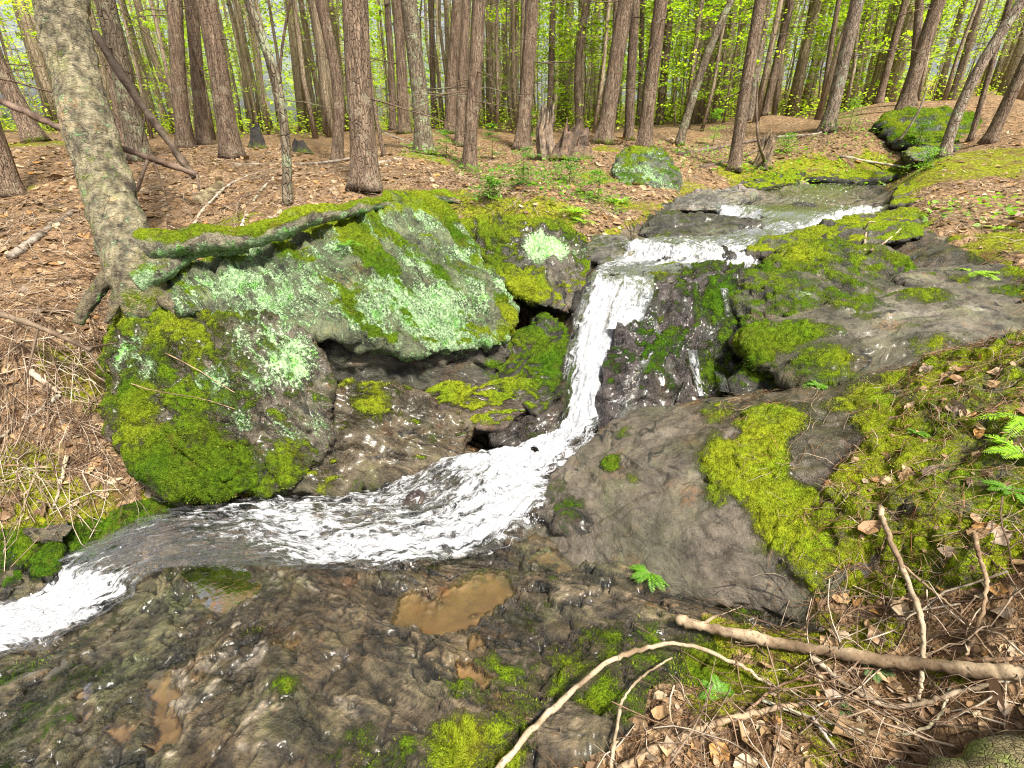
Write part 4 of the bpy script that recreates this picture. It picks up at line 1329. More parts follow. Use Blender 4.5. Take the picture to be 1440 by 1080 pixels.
# big smooth rock
B10 = hullpts([(742, 712, 2.68), (790, 655, 2.80), (850, 603, 2.92), (905, 577, 2.92), (985, 563, 2.82), (1100, 556, 2.68), (1200, 542, 2.55), (1285, 520, 2.44), (1330, 560, 2.15), (1260, 690, 1.90), (1200, 775, 1.80), (1150, 830, 1.80), (1080, 800, 2.02), (1000, 780, 2.20), (900, 770, 2.36), (800, 762, 2.48), (755, 750, 2.55),
               (1000, 640, 2.38), (880, 655, 2.60), (1120, 640, 2.18), (850, 705, 2.52), (950, 695, 2.38), (1050, 705, 2.18), (755, 790, 2.50), (900, 815, 2.32), (1000, 825, 2.15), (1080, 850, 1.98), (1150, 880, 1.78), (1250, 810, 1.70)], .45, .30)
rock('boulder', "big smooth grey foreground rock with a bright yellow moss map on its back", [B10], .0105, 26, (.03, .011, .006), ((800, 680, 2.7), (1150, 740, 2.0)), 1.7, 211, (.135, .112, .084), (.095, .088, .056), (1.6, 2.), 0,
     [((1250, 600, 2.1), .16, 1.2), ((1230, 660, 1.98), .12, 1.1), ((1060, 660, 2.28), .23, 1.6), ((1085, 605, 2.42), .18, 1.35), ((1020, 700, 2.25), .12, 1.1), ((1105, 720, 2.05), .17, 1.4), ((1010, 580, 2.66), .12, .75), ((1190, 580, 2.35), .12, .8), ((1270, 550, 2.28), .24, 1.2), ((1225, 720, 1.9), .15, 1.0), ((860, 650, 2.62), .06, .9), ((880, 610, 2.8), .08, .7), ((800, 715, 2.55), .10, .85), ((960, 690, 2.40), .07, .7),
      ((900, 680, 2.5), .08, .5), ((1140, 770, 1.9), .15, .9), ((1170, 640, 2.1), .14, -1.0), ((780, 690, 2.65), .1, .6), ((1030, 620, 2.45), .06, -.5)],
     0, [((1150, 595, 2.35), .08, .35)], .45, (.55, .15), .85, .15, [((800, 715, 2.55), .25, .1), ((870, 640, 2.65), .2, .2), ((1270, 550, 2.25), .25, .8), ((960, 690, 2.4), .15, .25)], chop=.22, calm=.6)
# dark base of the smooth rock
B10b = hullpts([(755, 730, 2.56), (850, 712, 2.50), (960, 715, 2.42), (1050, 740, 2.2), (1090, 790, 2.05), (1060, 800, 2.08), (1000, 770, 2.2), (900, 765, 2.36), (800, 752, 2.48)], .5, .1)
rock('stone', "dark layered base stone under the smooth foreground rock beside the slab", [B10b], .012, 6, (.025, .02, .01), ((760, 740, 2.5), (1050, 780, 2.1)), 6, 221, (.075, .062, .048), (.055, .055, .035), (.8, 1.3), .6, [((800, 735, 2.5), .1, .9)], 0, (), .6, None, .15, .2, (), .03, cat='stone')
B11 = hullpts([(1225, 620, 2.05), (1250, 555, 2.28), (1310, 512, 2.36), (1400, 488, 2.2), (1500, 468, 2.05), (1560, 600, 1.75), (1500, 760, 1.48), (1440, 815, 1.46), (1330, 885, 1.60), (1250, 888, 1.68), (1170, 850, 1.80), (1110, 800, 1.93), (1150, 730, 1.92), (1300, 700, 1.76), (1400, 640, 1.75)], .4, .24)
rock('boulder', "mossy mound-like boulder strewn with needles and leaves, beside the smooth foreground rock", [B11], .011, 8, (.05, .020, .012), None, 3, 231, (.10, .085, .06), (.08, .07, .045), (-.3, .5), .74,
     [((1250, 850, 1.68), .2, 1.2), ((1350, 520, 2.2), .3, 1.1), ((1260, 600, 2.1), .15, 1.), ((1200, 800, 1.8), .2, 1.), ((1180, 770, 1.85), .05, -.4)],
     0, (), 0, None, .78, .4, [((1250, 860, 1.66), .14, .55), ((1380, 520, 2.15), .3, .9)], .0, .35)

# -- upstream stones
UP = [
    ("flat grey slab tilting up at the stream edge above the blocky boulder", [(820, 362, 3.98), (834, 334, 4.3), (868, 328, 4.38), (900, 352, 4.05), (898, 370, 3.92), (860, 376, 3.86)], (.16, .15, .125), .35, .45, .35),
    ("dark ribbed stone between the two upper cascades", [(895, 330, 4.35), (930, 306, 4.75), (1000, 298, 4.95), (1050, 318, 4.6), (1010, 336, 4.3), (930, 338, 4.28)], (.085, .08, .06), .6, .35, .6),
    ("pale flat slab at the stream edge beside the upper rock slide", [(940, 295, 5.3), (968, 270, 6.1), (1030, 266, 6.3), (1062, 276, 5.7), (1015, 296, 5.1)], (.19, .18, .155), .3, .2, .3),
    ("long moss-topped stone lying across below the upper cascade", [(1048, 362, 3.9), (1072, 334, 4.2), (1140, 322, 4.4), (1225, 316, 4.5), (1305, 318, 4.25), (1298, 334, 4.0), (1180, 350, 3.9)], (.10, .09, .07), .1, .95, .75),
    ("mossy stone capping the bank beside the upper cascade lip", [(1150, 318, 4.55), (1205, 306, 4.8), (1300, 298, 4.9), (1330, 306, 4.6), (1270, 322, 4.35)], (.10, .09, .07), .1, .95, .8),
    ("rounded dark stone splitting the upper cascade", [(1062, 305, 4.9), (1085, 294, 5.05), (1112, 298, 5.0), (1105, 314, 4.75), (1075, 316, 4.72)], (.06, .055, .045), .9, .15, .3),
    ("dark wedge stone in the middle of the upper rock slide lip", [(1100, 306, 4.95), (1118, 290, 5.2), (1150, 292, 5.2), (1150, 310, 4.85), (1120, 318, 4.75)], (.07, .06, .06), .9, .15, .3),
    ("low ribbed ledge under the upper rock slide", [(1000, 316, 4.6), (1020, 303, 4.85), (1060, 306, 4.85), (1070, 320, 4.55), (1030, 326, 4.5)], (.08, .072, .06), .8, .3, .3),
    ("dark stone dividing the small middle cascade", [(918, 355, 4.0), (930, 345, 4.1), (952, 348, 4.05), (952, 366, 3.9), (925, 366, 3.9)], (.06, .055, .05), .9, .1, .3),
    ("dark stone standing in the lower lip of the middle cascade", [(1000, 355, 3.98), (1020, 348, 4.05), (1030, 366, 3.86), (1005, 370, 3.86)], (.06, .055, .05), .9, .1, .3),
    ("mossy bank stone at the side of the upper rock slide", [(1250, 290, 5.3), (1262, 262, 5.9), (1320, 250, 6.2), (1345, 268, 5.6), (1310, 292, 5.1)], (.10, .085, .06), 0, .9, .7),
    ("black-bellied mossy ledge along the head of the upper rock slide", [(1030, 264, 7.0), (1050, 250, 7.3), (1110, 240, 7.6), (1130, 244, 7.5), (1120, 258, 7.1), (1060, 268, 6.9)], (.04, .04, .03), .3, .95, .7),
    ("thin mossy ledge behind the far end of the rock slide", [(1130, 252, 7.4), (1160, 240, 7.8), (1250, 238, 7.9), (1265, 250, 7.5), (1200, 256, 7.2)], (.06, .06, .04), .2, 1.0, .75),
    ("low dark stone at the foot of the green boulder", [(900, 310, 5.0), (915, 292, 5.4), (950, 290, 5.5), (960, 305, 5.1), (930, 316, 4.9)], (.07, .065, .05), .5, .4, .3),
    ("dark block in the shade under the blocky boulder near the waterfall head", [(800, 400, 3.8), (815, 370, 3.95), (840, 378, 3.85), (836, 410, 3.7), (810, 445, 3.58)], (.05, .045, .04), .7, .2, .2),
]
for i, (lab, pts, ti, wt, mk, mc) in enumerate(UP):
    rock('stone', lab, [hullpts(pts, .45, .12)], .018, 6, (.03, .018, .009), (pts[0], pts[3]), 5, 300 + 13 * i, ti, tuple(c * .7 for c in ti), (.45, .9), mk, (), 0, (), wt, None, mc, .3, (), .02, cat='stone')

B17 = hullpts([(862, 240, 6.5), (878, 218, 6.9), (905, 208, 7.1), (935, 216, 7.0), (952, 245, 6.6), (950, 275, 6.2), (920, 290, 5.9), (885, 275, 6.1)], .7, .05)
rock('boulder', "upright green boulder with streaky moss and lichen under the stout trunks upstream", [B17], .022, 6, (.05, .034, .016), ((880, 220, 6.8), (945, 270, 6.2)), 4, 401, (.10, .11, .08), (.06, .075, .05), (.5, .9), .9,
     [((900, 215, 7.0), .25, 1.)], .48, [((915, 250, 6.4), .4, .6), ((900, 275, 6.0), .3, .5)], 0, None, .2, .3, [((900, 212, 7.), .25, .7)], .04)
B18 = hullpts([(1236, 182, 8.2), (1248, 164, 8.6), (1300, 156, 8.8), (1352, 158, 8.6), (1372, 178, 8.2), (1362, 212, 7.7), (1300, 208, 7.7), (1250, 200, 7.9)], 1.2, .1)
rock('boulder', "big dark far boulder with a moss roof below the twin trunks", [B18], .03, 5, (.08, .05, .02), ((1240, 180, 8.2), (1350, 190, 8.)), 5, 421, (.05, .058, .035), (.03, .042, .02), (.1, .6), .95, (), .05, (), .2, None, .35, .3, (), .07)
B19 = hullpts([(1270, 212, 7.4), (1300, 205, 7.6), (1370, 208, 7.5), (1390, 222, 7.0), (1340, 232, 6.8), (1285, 226, 7.0)], .6, .1)
rock('stone', "flat pale stone lying at the foot of the dark far boulder", [B19], .03, 5, (.03, .02, .01), None, 4, 441, (.15, .14, .12), (.1, .1, .08), (.6, 1.), .6, cat='stone')
# low left corner
B20 = hullpts([(28, 752, 2.58), (45, 738, 2.62), (95, 735, 2.62), (108, 744, 2.58), (90, 762, 2.5), (40, 765, 2.5)], .16, .03)
rock('stone', "grey flat stone resting on the mossy rim at the edge of the frame", [B20], .009, 6, (.012, .008, .004), ((30, 750, 2.6), (105, 745, 2.6)), 5, 461, (.12, .105, .08), (.09, .085, .06), (1.2, 2), .2, (), 0, (), .3, (.0, -.1), cat='stone')
B21 = hullpts([(52, 790, 2.5), (62, 768, 2.56), (80, 772, 2.54), (84, 800, 2.46), (66, 815, 2.42)], .2, .1)
rock('stone', "small green stone at the lip of the last little fall", [B21], .009, 6, (.012, .008, .004), None, 3, 471, (.07, .065, .05), (.05, .055, .035), (.1, .6), .9, (), 0, (), .7, None, .1, .2, cat='stone')
B22 = hullpts([(-60, 800, 2.6), (-20, 765, 2.66), (25, 775, 2.6), (40, 815, 2.5), (10, 845, 2.45), (-50, 850, 2.45)], .3, .1)
rock('stone', "black wet stone at the frame edge above the last little fall", [B22], .014, 6, (.03, .02, .01), None, 3, 481, (.045, .042, .035), (.035, .04, .025), (.4, .9), .8, (), 0, (), .8, None, .1, .2, cat='stone')
# ---------------------------------------------------------------- what lies on the ground
bpy.context.view_layer.update()
DG = bpy.context.evaluated_depsgraph_get()


def hit(px, py):
    """first solid surface met by a photo ray: (point, normal)"""
    r = Vector(ray(px, py))
    o_ = Vector(EYE)
    for _ in range(6):
        ok, loc, nor, idx, ob, mat = S.ray_cast(DG, o_, r, distance=60)
        if not ok:
            break
        if 'water' in ob.name or 'puddle' in ob.name:
            o_ = loc + r * .004
            continue
        return np.array(loc), np.array(nor)
    q = hit_tps(px, py)
    return q, np.array([0, 0, 1.0])


def drop(x_, y_, top=6.0):
    o_ = Vector((float(x_), float(y_), top))
    for _ in range(6):
        ok, loc, nor, idx, ob, mat = S.ray_cast(DG, o_, Vector((0, 0, -1)), distance=20)
        if not ok:
            return None
        if 'water' in ob.name or 'puddle' in ob.name:
            o_ = loc - Vector((0, 0, .004))
            continue
        return np.array(loc), np.array(nor), ob.name
    return None


def rill(name, left, right, foam, soft=.08, amp=.5, seed=0, nu=40, off=.018, lab=None):
    """thin water that clings to whatever stone the photo shows behind it"""
    n = len(left)
    L, R = [], []
    for a, b in zip(left, right):
        for src, dst in ((a, L), (b, R)):
            if len(src) == 3:
                dst.append(P(*src))
            else:
                h = hit(*src)[0]
                dst.append(h + (EYE - h) / np.linalg.norm(EYE - h) * off)
    L, R = catmull(np.array(L), 14), catmull(np.array(R), 14)
    F = catmull(np.array(foam, float), 14)
    return tag(link(name, water_mesh(name, L, R, F, nu, 0, amp, seed, soft)), lab, None, None, 'structure')


rill('curtain_water', [(876, 391, 3.56), (868, 408, 3.42), (858, 430, 3.34), (852, 448, 3.28), (848, 462, 3.24)],
     [(922, 391, 3.58), (920, 410, 3.43), (912, 432, 3.34), (906, 448, 3.28), (900, 462, 3.22)],
     [(.4, .3, .3, 0), (.8, .62, .5, .02), (.85, .66, .5, .03), (.9, .8, .65, .02), (.8, .7, .5, 0)], .05, .5, 13)
rill('rock_film_water', [(842, 446), (842, 470), (842, 500), (842, 530), (840, 560), (836, 592)],
     [(922, 446), (930, 470), (918, 500), (905, 530), (895, 560), (880, 588)],
     [(1., .9, .75, .01), (1.0, .65, .65, .01), (.95, .42, .42, .01), (.9, .36, .2, .01), (.9, .34, .15, .0), (.8, .3, .15, 0)], .06, .35, 17, 50, .02)
rill('trickle_water', [(967, 492), (970, 515), (974, 538), (979, 557)], [(981, 492), (985, 515), (988, 538), (992, 557)],
     [(.05, .25, .1, 0), (.1, .5, .15, 0), (.15, .5, .2, 0), (.2, .6, .3, 0)], .03, .2, 19, 12, .015)
rill('trickle_water', [(1004, 522), (1007, 535), (1010, 550)], [(1018, 522), (1022, 535), (1026, 552)],
     [(.05, .3, .1, 0), (.1, .45, .2, 0), (.2, .55, .3, 0)], .03, .2, 23, 12, .015)
rill('trickle_water', [(1012, 405), (1016, 425), (1020, 445)], [(1024, 405), (1028, 425), (1032, 445)],
     [(.1, .3, .1, 0), (.15, .4, .15, 0), (.1, .35, .1, 0)], .03, .2, 29, 12, .015)

rill('slab_film_water', [(1064, 262), (1050, 274), (1036, 290)], [(1250, 254), (1246, 268), (1236, 290)],
     [(.25, .3, .2, 0), (.35, .35, .4, 0), (.45, .4, .6, 0)], 6.0, .3, 31, 60, .02)


def splash(name, spots, seed):
    """drops thrown up where the water lands"""
    rng = np.random.default_rng(seed)
    ico = bmesh.new()
    bmesh.ops.create_icosphere(ico, subdivisions=1, radius=1.0)
    iv = np.array([v.co[:] for v in ico.verts])
    itri = np.array([[v.index for v in f.verts] for f in ico.faces])
    ico.free()
    sp_ = Soup()
    for (px, py, d), sx, sz, m in spots:
        c = P(px, py, d)
        for k_ in range(m):
            p = c + rng.normal(0, 1, 3) * [sx, sx, 0] + [0, 0, abs(rng.normal(0, sz)) + .004]
            r_ = .0012 + .0035 * rng.uniform(0, 1) ** 3
            st = np.array([1, 1, rng.uniform(1, 2.2)])
            sp_.add(p + iv * r_ * st, None, itri, foam=1.5, edge=1.0, q=np.array([p[0], p[1], p[2]]))
    return tag(link(name, sp_.mesh(name, (M_WATER,))), None, None, None, 'structure')


splash('splash_water', [((812, 605, 2.98), .05, .035, 170), ((790, 620, 2.95), .07, .03, 120), ((760, 650, 2.84), .07, .02, 90), ((700, 690, 2.72), .12, .015, 110), ((860, 445, 3.34), .04, .03, 70), ((905, 455, 3.28), .03, .03, 50),
                        ((120, 835, 2.36), .06, .03, 130), ((60, 860, 2.34), .08, .02, 80), ((1030, 368, 3.8), .06, .02, 60), ((930, 365, 3.88), .06, .02, 60), ((740, 728, 2.55), .04, .015, 60), ((560, 770, 2.45), .08, .01, 60)], 4)


def frame_of(nrm, ang):
    """two tangent directions of a surface turned by ang"""
    ref = np.where(np.abs(nrm[:, :1]) > .8, [[0, 1.0, 0]], [[1.0, 0, 0]])
    t = unit_(np.cross(nrm, ref))
    b = np.cross(nrm, t)
    return t * np.cos(ang)[:, None] + b * np.sin(ang)[:, None], b * np.cos(ang)[:, None] - t * np.sin(ang)[:, None]


def unit_(v):
    return v / (np.linalg.norm(v, axis=-1, keepdims=True) + 1e-9)


LEAF_T = np.array([[0, 0], [.22, .26], [.55, .34], [.82, .17], [1.05, 0], [.82, -.17], [.55, -.34], [.22, -.26], [.3, 0], [.68, 0]])
LEAF_F3 = [(0, 8, 1), (0, 7, 8), (3, 9, 4), (9, 5, 4)]
LEAF_F4 = [(1, 8, 9, 2), (7, 6, 9, 8)]
LEAF_F3 += [(2, 9, 3), (6, 5, 9)]


def leaf_batch(sp, pos, nrm, rng, size, cols):
    n = len(pos)
    a, b = frame_of(unit_(nrm + rng.normal(0, .28, (n, 3))), rng.uniform(0, 6.28, n))
    up = np.cross(a, b)
    L = size * (.35 + rng.gamma(2.2, .30, n))
    wd = rng.uniform(.75, 1.3, n)
    fold, curl = rng.uniform(-.1, .5, n), rng.normal(.1, .4, n)
    tx, ty = LEAF_T[:, 0] - .5, LEAF_T[:, 1]
    zz = np.abs(ty)[None] * fold[:, None] + (tx ** 2)[None] * curl[:, None] + rng.normal(0, .05, (n, 10))
    V = pos[:, None] + L[:, None, None] * (tx[None, :, None] * a[:, None] + (ty[None] * wd[:, None])[..., None] * b[:, None] + zz[..., None] * up[:, None])
    V += up[:, None] * .006
    k = np.arange(n)[:, None, None] * 10
    q4 = (np.array(LEAF_F4)[None] + k).reshape(-1, 4)
    t3 = (np.array(LEAF_F3)[None] + k).reshape(-1, 3)
    c = np.array(cols)[rng.integers(0, len(cols), n)] * rng.uniform(.6, 1.25, (n, 1))
    sp.add(V.reshape(-1, 3), q4, t3, tint=np.column_stack([np.repeat(c, 10, 0), np.ones(n * 10)]))


def twig_batch(sp, pos, nrm, rng, L, r, cols, rise=.02, bend=.25, m=6, surf=True):
    """thin bent twigs lying along the surface"""
    n = len(pos)
    a, b = frame_of(nrm, rng.uniform(0, 6.28, n))
    up = np.cross(a, b)
    t = np.linspace(-.5, .5, m)
    k1, k2 = rng.normal(0, bend, n), rng.normal(0, bend * .5, n)
    C = pos[:, None] + L[:, None, None] * (t[None, :, None] * a[:, None] + ((t ** 2)[None] * k1[:, None] + (t ** 3)[None] * 2 * k2[:, None])[..., None] * b[:, None])
    if surf:
        g = gz(C[..., 0].ravel(), C[..., 1].ravel()).reshape(n, m)
        C[..., 2] = np.maximum(g, C[..., 2] * .3 + g * .7) + r[:, None]
    C[..., 2] += (rng.uniform(0, 1, (n, 1)) * rise) + rng.normal(0, rise * .25, (n, m))
    th = np.array([0, 2.1, 4.2])
    rad = r[:, None] * np.linspace(1.1, .55, m)[None]
    V = C[:, :, None] + rad[:, :, None, None] * (np.cos(th)[None, None, :, None] * b[:, None, None] + np.sin(th)[None, None, :, None] * up[:, None, None])
    base_ = np.arange(n)[:, None, None] * (m * 3)
    i = np.arange(m - 1)[:, None] * 3
    j = np.arange(3)[None]
    q = np.stack([i + j, i + (j + 1) % 3, i + 3 + (j + 1) % 3, i + 3 + j], -1).reshape(1, -1, 4) + base_
    c = np.array(cols)[rng.integers(0, len(cols), n)] * rng.uniform(.65, 1.2, (n, 1))
    sp.add(V.reshape(-1, 3), q.reshape(-1, 4), None, tint=np.column_stack([np.repeat(c, m * 3, 0), np.ones(n * m * 3)]))


def bed_at(xx, yy):
    return poly_dist(xx, yy, BEDW)


def scatter_ground(rng, n, fall=2.2, rmax=11):
    """points on the wooded ground, thinning with distance"""
    out = np.zeros((0, 2))
    while len(out) < n:
        r = rmax * rng.uniform(0.06, 1, n * 2) ** 1.0
        a = rng.uniform(-1.05, 1.05, n * 2)
        keep = rng.uniform(0, 1, n * 2) < r / rmax * 1.6 / (1 + (r / fall) ** 1.6) + .02
        xx, yy = (r * np.sin(a))[keep], (r * np.cos(a))[keep]
        m = bed_at(xx, yy) > .015
        out = np.vstack([out, np.column_stack([xx[m], yy[m]])])
    out = out[:n]
    return np.column_stack([out, gz(out[:, 0], out[:, 1])])


def ground_normal(p):
    e = .03
    hx = (gz(p[:, 0] + e, p[:, 1]) - gz(p[:, 0] - e, p[:, 1])) / (2 * e)
    hy = (gz(p[:, 0], p[:, 1] + e) - gz(p[:, 0], p[:, 1] - e)) / (2 * e)
    return unit_(np.column_stack([-hx, -hy, np.ones(len(p))]) * [.6, .6, 1])


def face_points(rec, rng, n, test):
    """n points on a boulder's faces where test(mask values) is met"""
    o_, V, N, F, ms, mc, c = rec
    ok = test(V[F].mean(1), ms[F].mean(1), N[F].mean(1))
    Fi = F[ok]
    if not len(Fi):
        return None
    a = np.linalg.norm(np.cross(V[Fi[:, 1]] - V[Fi[:, 0]], V[Fi[:, 3]] - V[Fi[:, 0]]), axis=1)
    if n < 3:
        n = int(a.sum() * n * 10000)
    k = rng.choice(len(Fi), n, p=a / a.sum())
    u, v = rng.uniform(0, 1, (2, n))
    A, B, C, D = (V[Fi[k, i]] for i in range(4))
    pt = (A * (1 - u)[:, None] + B * u[:, None]) * (1 - v)[:, None] + (D * (1 - u)[:, None] + C * u[:, None]) * v[:, None]
    return pt, unit_(N[Fi[k, 0]]), mc[Fi[k, 0]]


rngl = np.random.default_rng(33)
DEAD = [(.34, .22, .11), (.22, .13, .06), (.42, .30, .17), (.17, .10, .05), (.36, .235, .12), (.40, .31, .20), (.27, .17, .09), (.38, .20, .065), (.27, .20, .14), (.13, .075, .04)]
TWIGC = [(.30, .225, .16), (.42, .33, .24), (.20, .13, .085), (.26, .17, .11), (.50, .42, .33), (.14, .09, .06)]
NEEDC = [(.30, .17, .085), (.22, .12, .06), (.36, .23, .13), (.26, .13, .06)]

# seen region filter: only what the photo can show
def in_view(p, pad=60):
    d = p - EYE
    dep = d[:, 1] * CP - d[:, 2] * SP
    uu = 720 + 720 * d[:, 0] / dep
    vv = 540 - 720 * (d[:, 1] * SP + d[:, 2] * CP) / dep
    return (dep > .3) & (uu > -pad - 60) & (uu < 1500 + pad) & (vv < 1080 + pad * 2)


pl = scatter_ground(rngl, 15000, 2.6)
pl = pl[in_view(pl)]
sp = Soup()
gm = np.zeros(len(pl))
for c, r, s in MOSS_GROUND:
    gm = np.maximum(gm, blob(pl[:, 0], pl[:, 1], c, r) * s)
pl = pl[(gm < .4) | (rngl.uniform(0, 1, len(pl)) < .2)]
dl = np.hypot(pl[:, 0], pl[:, 1])
leaf_batch(sp, pl[dl < 2.2], ground_normal(pl[dl < 2.2]), rngl, .036, DEAD)
leaf_batch(sp, pl[dl >= 2.2], ground_normal(pl[dl >= 2.2]), rngl, .047, DEAD)
B11rec = [r for r in ROCKS if 'mound-like' in r[0]['label']][0]
pt, nn, _ = face_points(B11rec, rngl, 260, lambda c, m, n: (n[:, 2] > .3) & (c[:, 0] > 1.15) & (c[:, 0] + .6 * c[:, 1] > 2.05))
leaf_batch(sp, pt, nn, rngl, .038, DEAD)
# some on the slab's dry edge
tag(link('leaf_litter', sp.mesh('leaf_litter', (M_DEADLEAF,), False)), "loose brown dead leaves covering the forest floor", 'dead leaves', None, 'stuff')

sp = Soup()
pt_ = scatter_ground(rngl, 4200, 3.4)
pt_ = pt_[in_view(pt_)]
n = len(pt_)
twig_batch(sp, pt_, ground_normal(pt_), rngl, rngl.gamma(2.2, .10, n) + .06, rngl.uniform(.0010, .0032, n), TWIGC, .045, .35)
# needle-like bits
pn = scatter_ground(rngl, 12000, 1.8, 5)
pn = pn[in_view(pn)]
n = len(pn)
twig_batch(sp, pn, ground_normal(pn), rngl, rngl.uniform(.03, .10, n), rngl.uniform(.0006, .0013, n), NEEDC, .012, .3, 4)
# the tangle of thin twigs on the bank by the birch and at the near corner
for cen, spread, m, Lm in [((-2.45, 2.55), (.35, .45), 420, .55), ((-2.3, 2.2), (.3, .3), 160, .4), ((1.25, 1.05), (.34, .27), 110, .34), ((1.0, .85), (.35, .2), 50, .3), ((-3.2, 4.0), (.8, 1.0), 320, .6), ((-1.2, 5.0), (.9, .8), 320, .5), ((2.9, 3.3), (.5, .4), 120, .4)]:
    q_ = np.column_stack([rngl.normal(cen[0], spread[0], m), rngl.normal(cen[1], spread[1], m)])
    q_ = q_[bed_at(q_[:, 0], q_[:, 1]) > .02]
    q_ = np.column_stack([q_, gz(q_[:, 0], q_[:, 1])])
    n = len(q_)
    twig_batch(sp, q_, ground_normal(q_), rngl, Lm * rngl.uniform(.4, 1.5, n), rngl.uniform(.0013, .0034, n), TWIGC, .07, .5, 8)
for rec, m, test in [(B11rec, 2600, lambda c, m, n: (n[:, 2] > .2) & (c[:, 0] > 1.1)), ([r for r in ROCKS if 'big smooth' in r[0]['label']][0], 380, lambda c, m, n: (n[:, 2] > .3) & (c[:, 0] > .95))]:
    pt, nn, _ = face_points(rec, rngl, m, test)
    twig_batch(sp, pt + nn * .006, nn, rngl, rngl.uniform(.03, .14, m), rngl.uniform(.0007, .0016, m), NEEDC + TWIGC[:2], .012, .4, 5, False)
tag(link('twig_litter', sp.mesh('twig_litter', (M_STICK,), True)), "thin twigs and needles strewn over leaves and stones", 'twigs', None, 'stuff')


# moss fuzz: short blades that belong to their stone
def moss_blades(pos, nrm, mc, rng, L=.012, w=.0042):
    n = len(pos)
    d = unit_(nrm * 1.1 + rng.normal(0, .55, (n, 3)) + [0, 0, .25])
    s = unit_(np.cross(d, rng.normal(0, 1, (n, 3))))
    l_ = (L * rng.uniform(.35, 1.3, n) * np.clip(.75 + .8 * fbm(pos * 12, 2, seed=2), .25, 1.5))[:, None]
    V = np.stack([pos - s * w * .5 - nrm * .003, pos + s * w * .5 - nrm * .003, pos + d * l_], 1).reshape(-1, 3)
    dark, light = np.array([.060, .135, .009]), np.array([.43, .48, .028])
    c = dark + (light - dark) * np.clip(mc + rng.normal(0, .18, n), 0, 1)[:, None]
    c = c * rng.uniform(.35, 1.25, (n, 1))
    br = rng.uniform(0, 1, n) < .08
    c[br] = np.array([.20, .12, .035]) * rng.uniform(.6, 1.2, (br.sum(), 1))
    return V, np.arange(n * 3).reshape(-1, 3), np.column_stack([np.repeat(c, 3, 0), np.ones(n * 3)])


def noisy(p, sc, seed):
    return fbm(p * sc, 4, .65, seed=seed)


for ri, rec in enumerate(ROCKS):
    o_, V, N, F, ms, mc, c = rec
    dist = np.linalg.norm(c - EYE)
    if dist > 5.2 or ms.max() < .5:
        continue
    dens = 1.6 if dist < 3.6 else .9
    r_ = face_points(rec, rngl, dens, lambda cc_, m, n: (m > .40 + .35 * rngl.uniform(0, 1, len(m)) ** 1.5) & (((EYE - cc_) * n).sum(1) > -.25))
    if r_ is None:
        continue
    pt, nn, mcv = r_
    k = noisy(pt - c, 9, 5) > -.05 + .25 * rngl.normal(0, 1, len(pt))
    pt, nn, mcv = pt[k], nn[k], mcv[k]
    if len(pt) < 900:
        continue
    Vb, Fb, tb_ = moss_blades(pt, nn, mcv + .35 * noisy(pt, 5, 9), rngl, .010 if dist < 3 else .014, .0036 if dist < 3 else .005)
    link('moss', mk_mesh('moss', Vb - c, Fb, (M_MOSS,), {'tint': tb_}, False), o_)

# ground and slab moss
pg = []
for c, r, s in MOSS_GROUND:
    dd = math.hypot(*c)
    if dd > 7 or s < .45:
        continue
    m = int(min(9000, 9000 * r * r * 3.14 * (1.5 if dd < 3 else .6)))
    q_ = rngl.normal(0, .5, (m, 2)) * r + c
    q_ = q_[bed_at(q_[:, 0], q_[:, 1]) > 0]
    pg.append(np.column_stack([q_, gz(q_[:, 0], q_[:, 1]), np.full(len(q_), .62)]))
for c, r, s, hue in MOSS_SLAB:
    if s < .45:
        continue
    m = int(11000 * r * r * 3.14 * s)
    q_ = rngl.normal(0, .45, (m, 2)) * r + c
    q_ = q_[bed_at(q_[:, 0], q_[:, 1]) < 0.02]
    pg.append(np.column_stack([q_, gz(q_[:, 0], q_[:, 1]), np.full(len(q_), hue)]))
pg = np.vstack(pg)
pg = pg[noisy(pg[:, :3], 8, 3) > .05 + .2 * rngl.normal(0, 1, len(pg))]
Vb, Fb, tb_ = moss_blades(pg[:, :3], ground_normal(pg[:, :3]), pg[:, 3] + .3 * noisy(pg[:, :3], 5, 9), rngl, .012, .0042)
tag(link('moss', mk_mesh('moss', Vb, Fb, (M_MOSS,), {'tint': tb_}, False)), "low moss growing over slab and bank", 'moss', None, 'stuff')


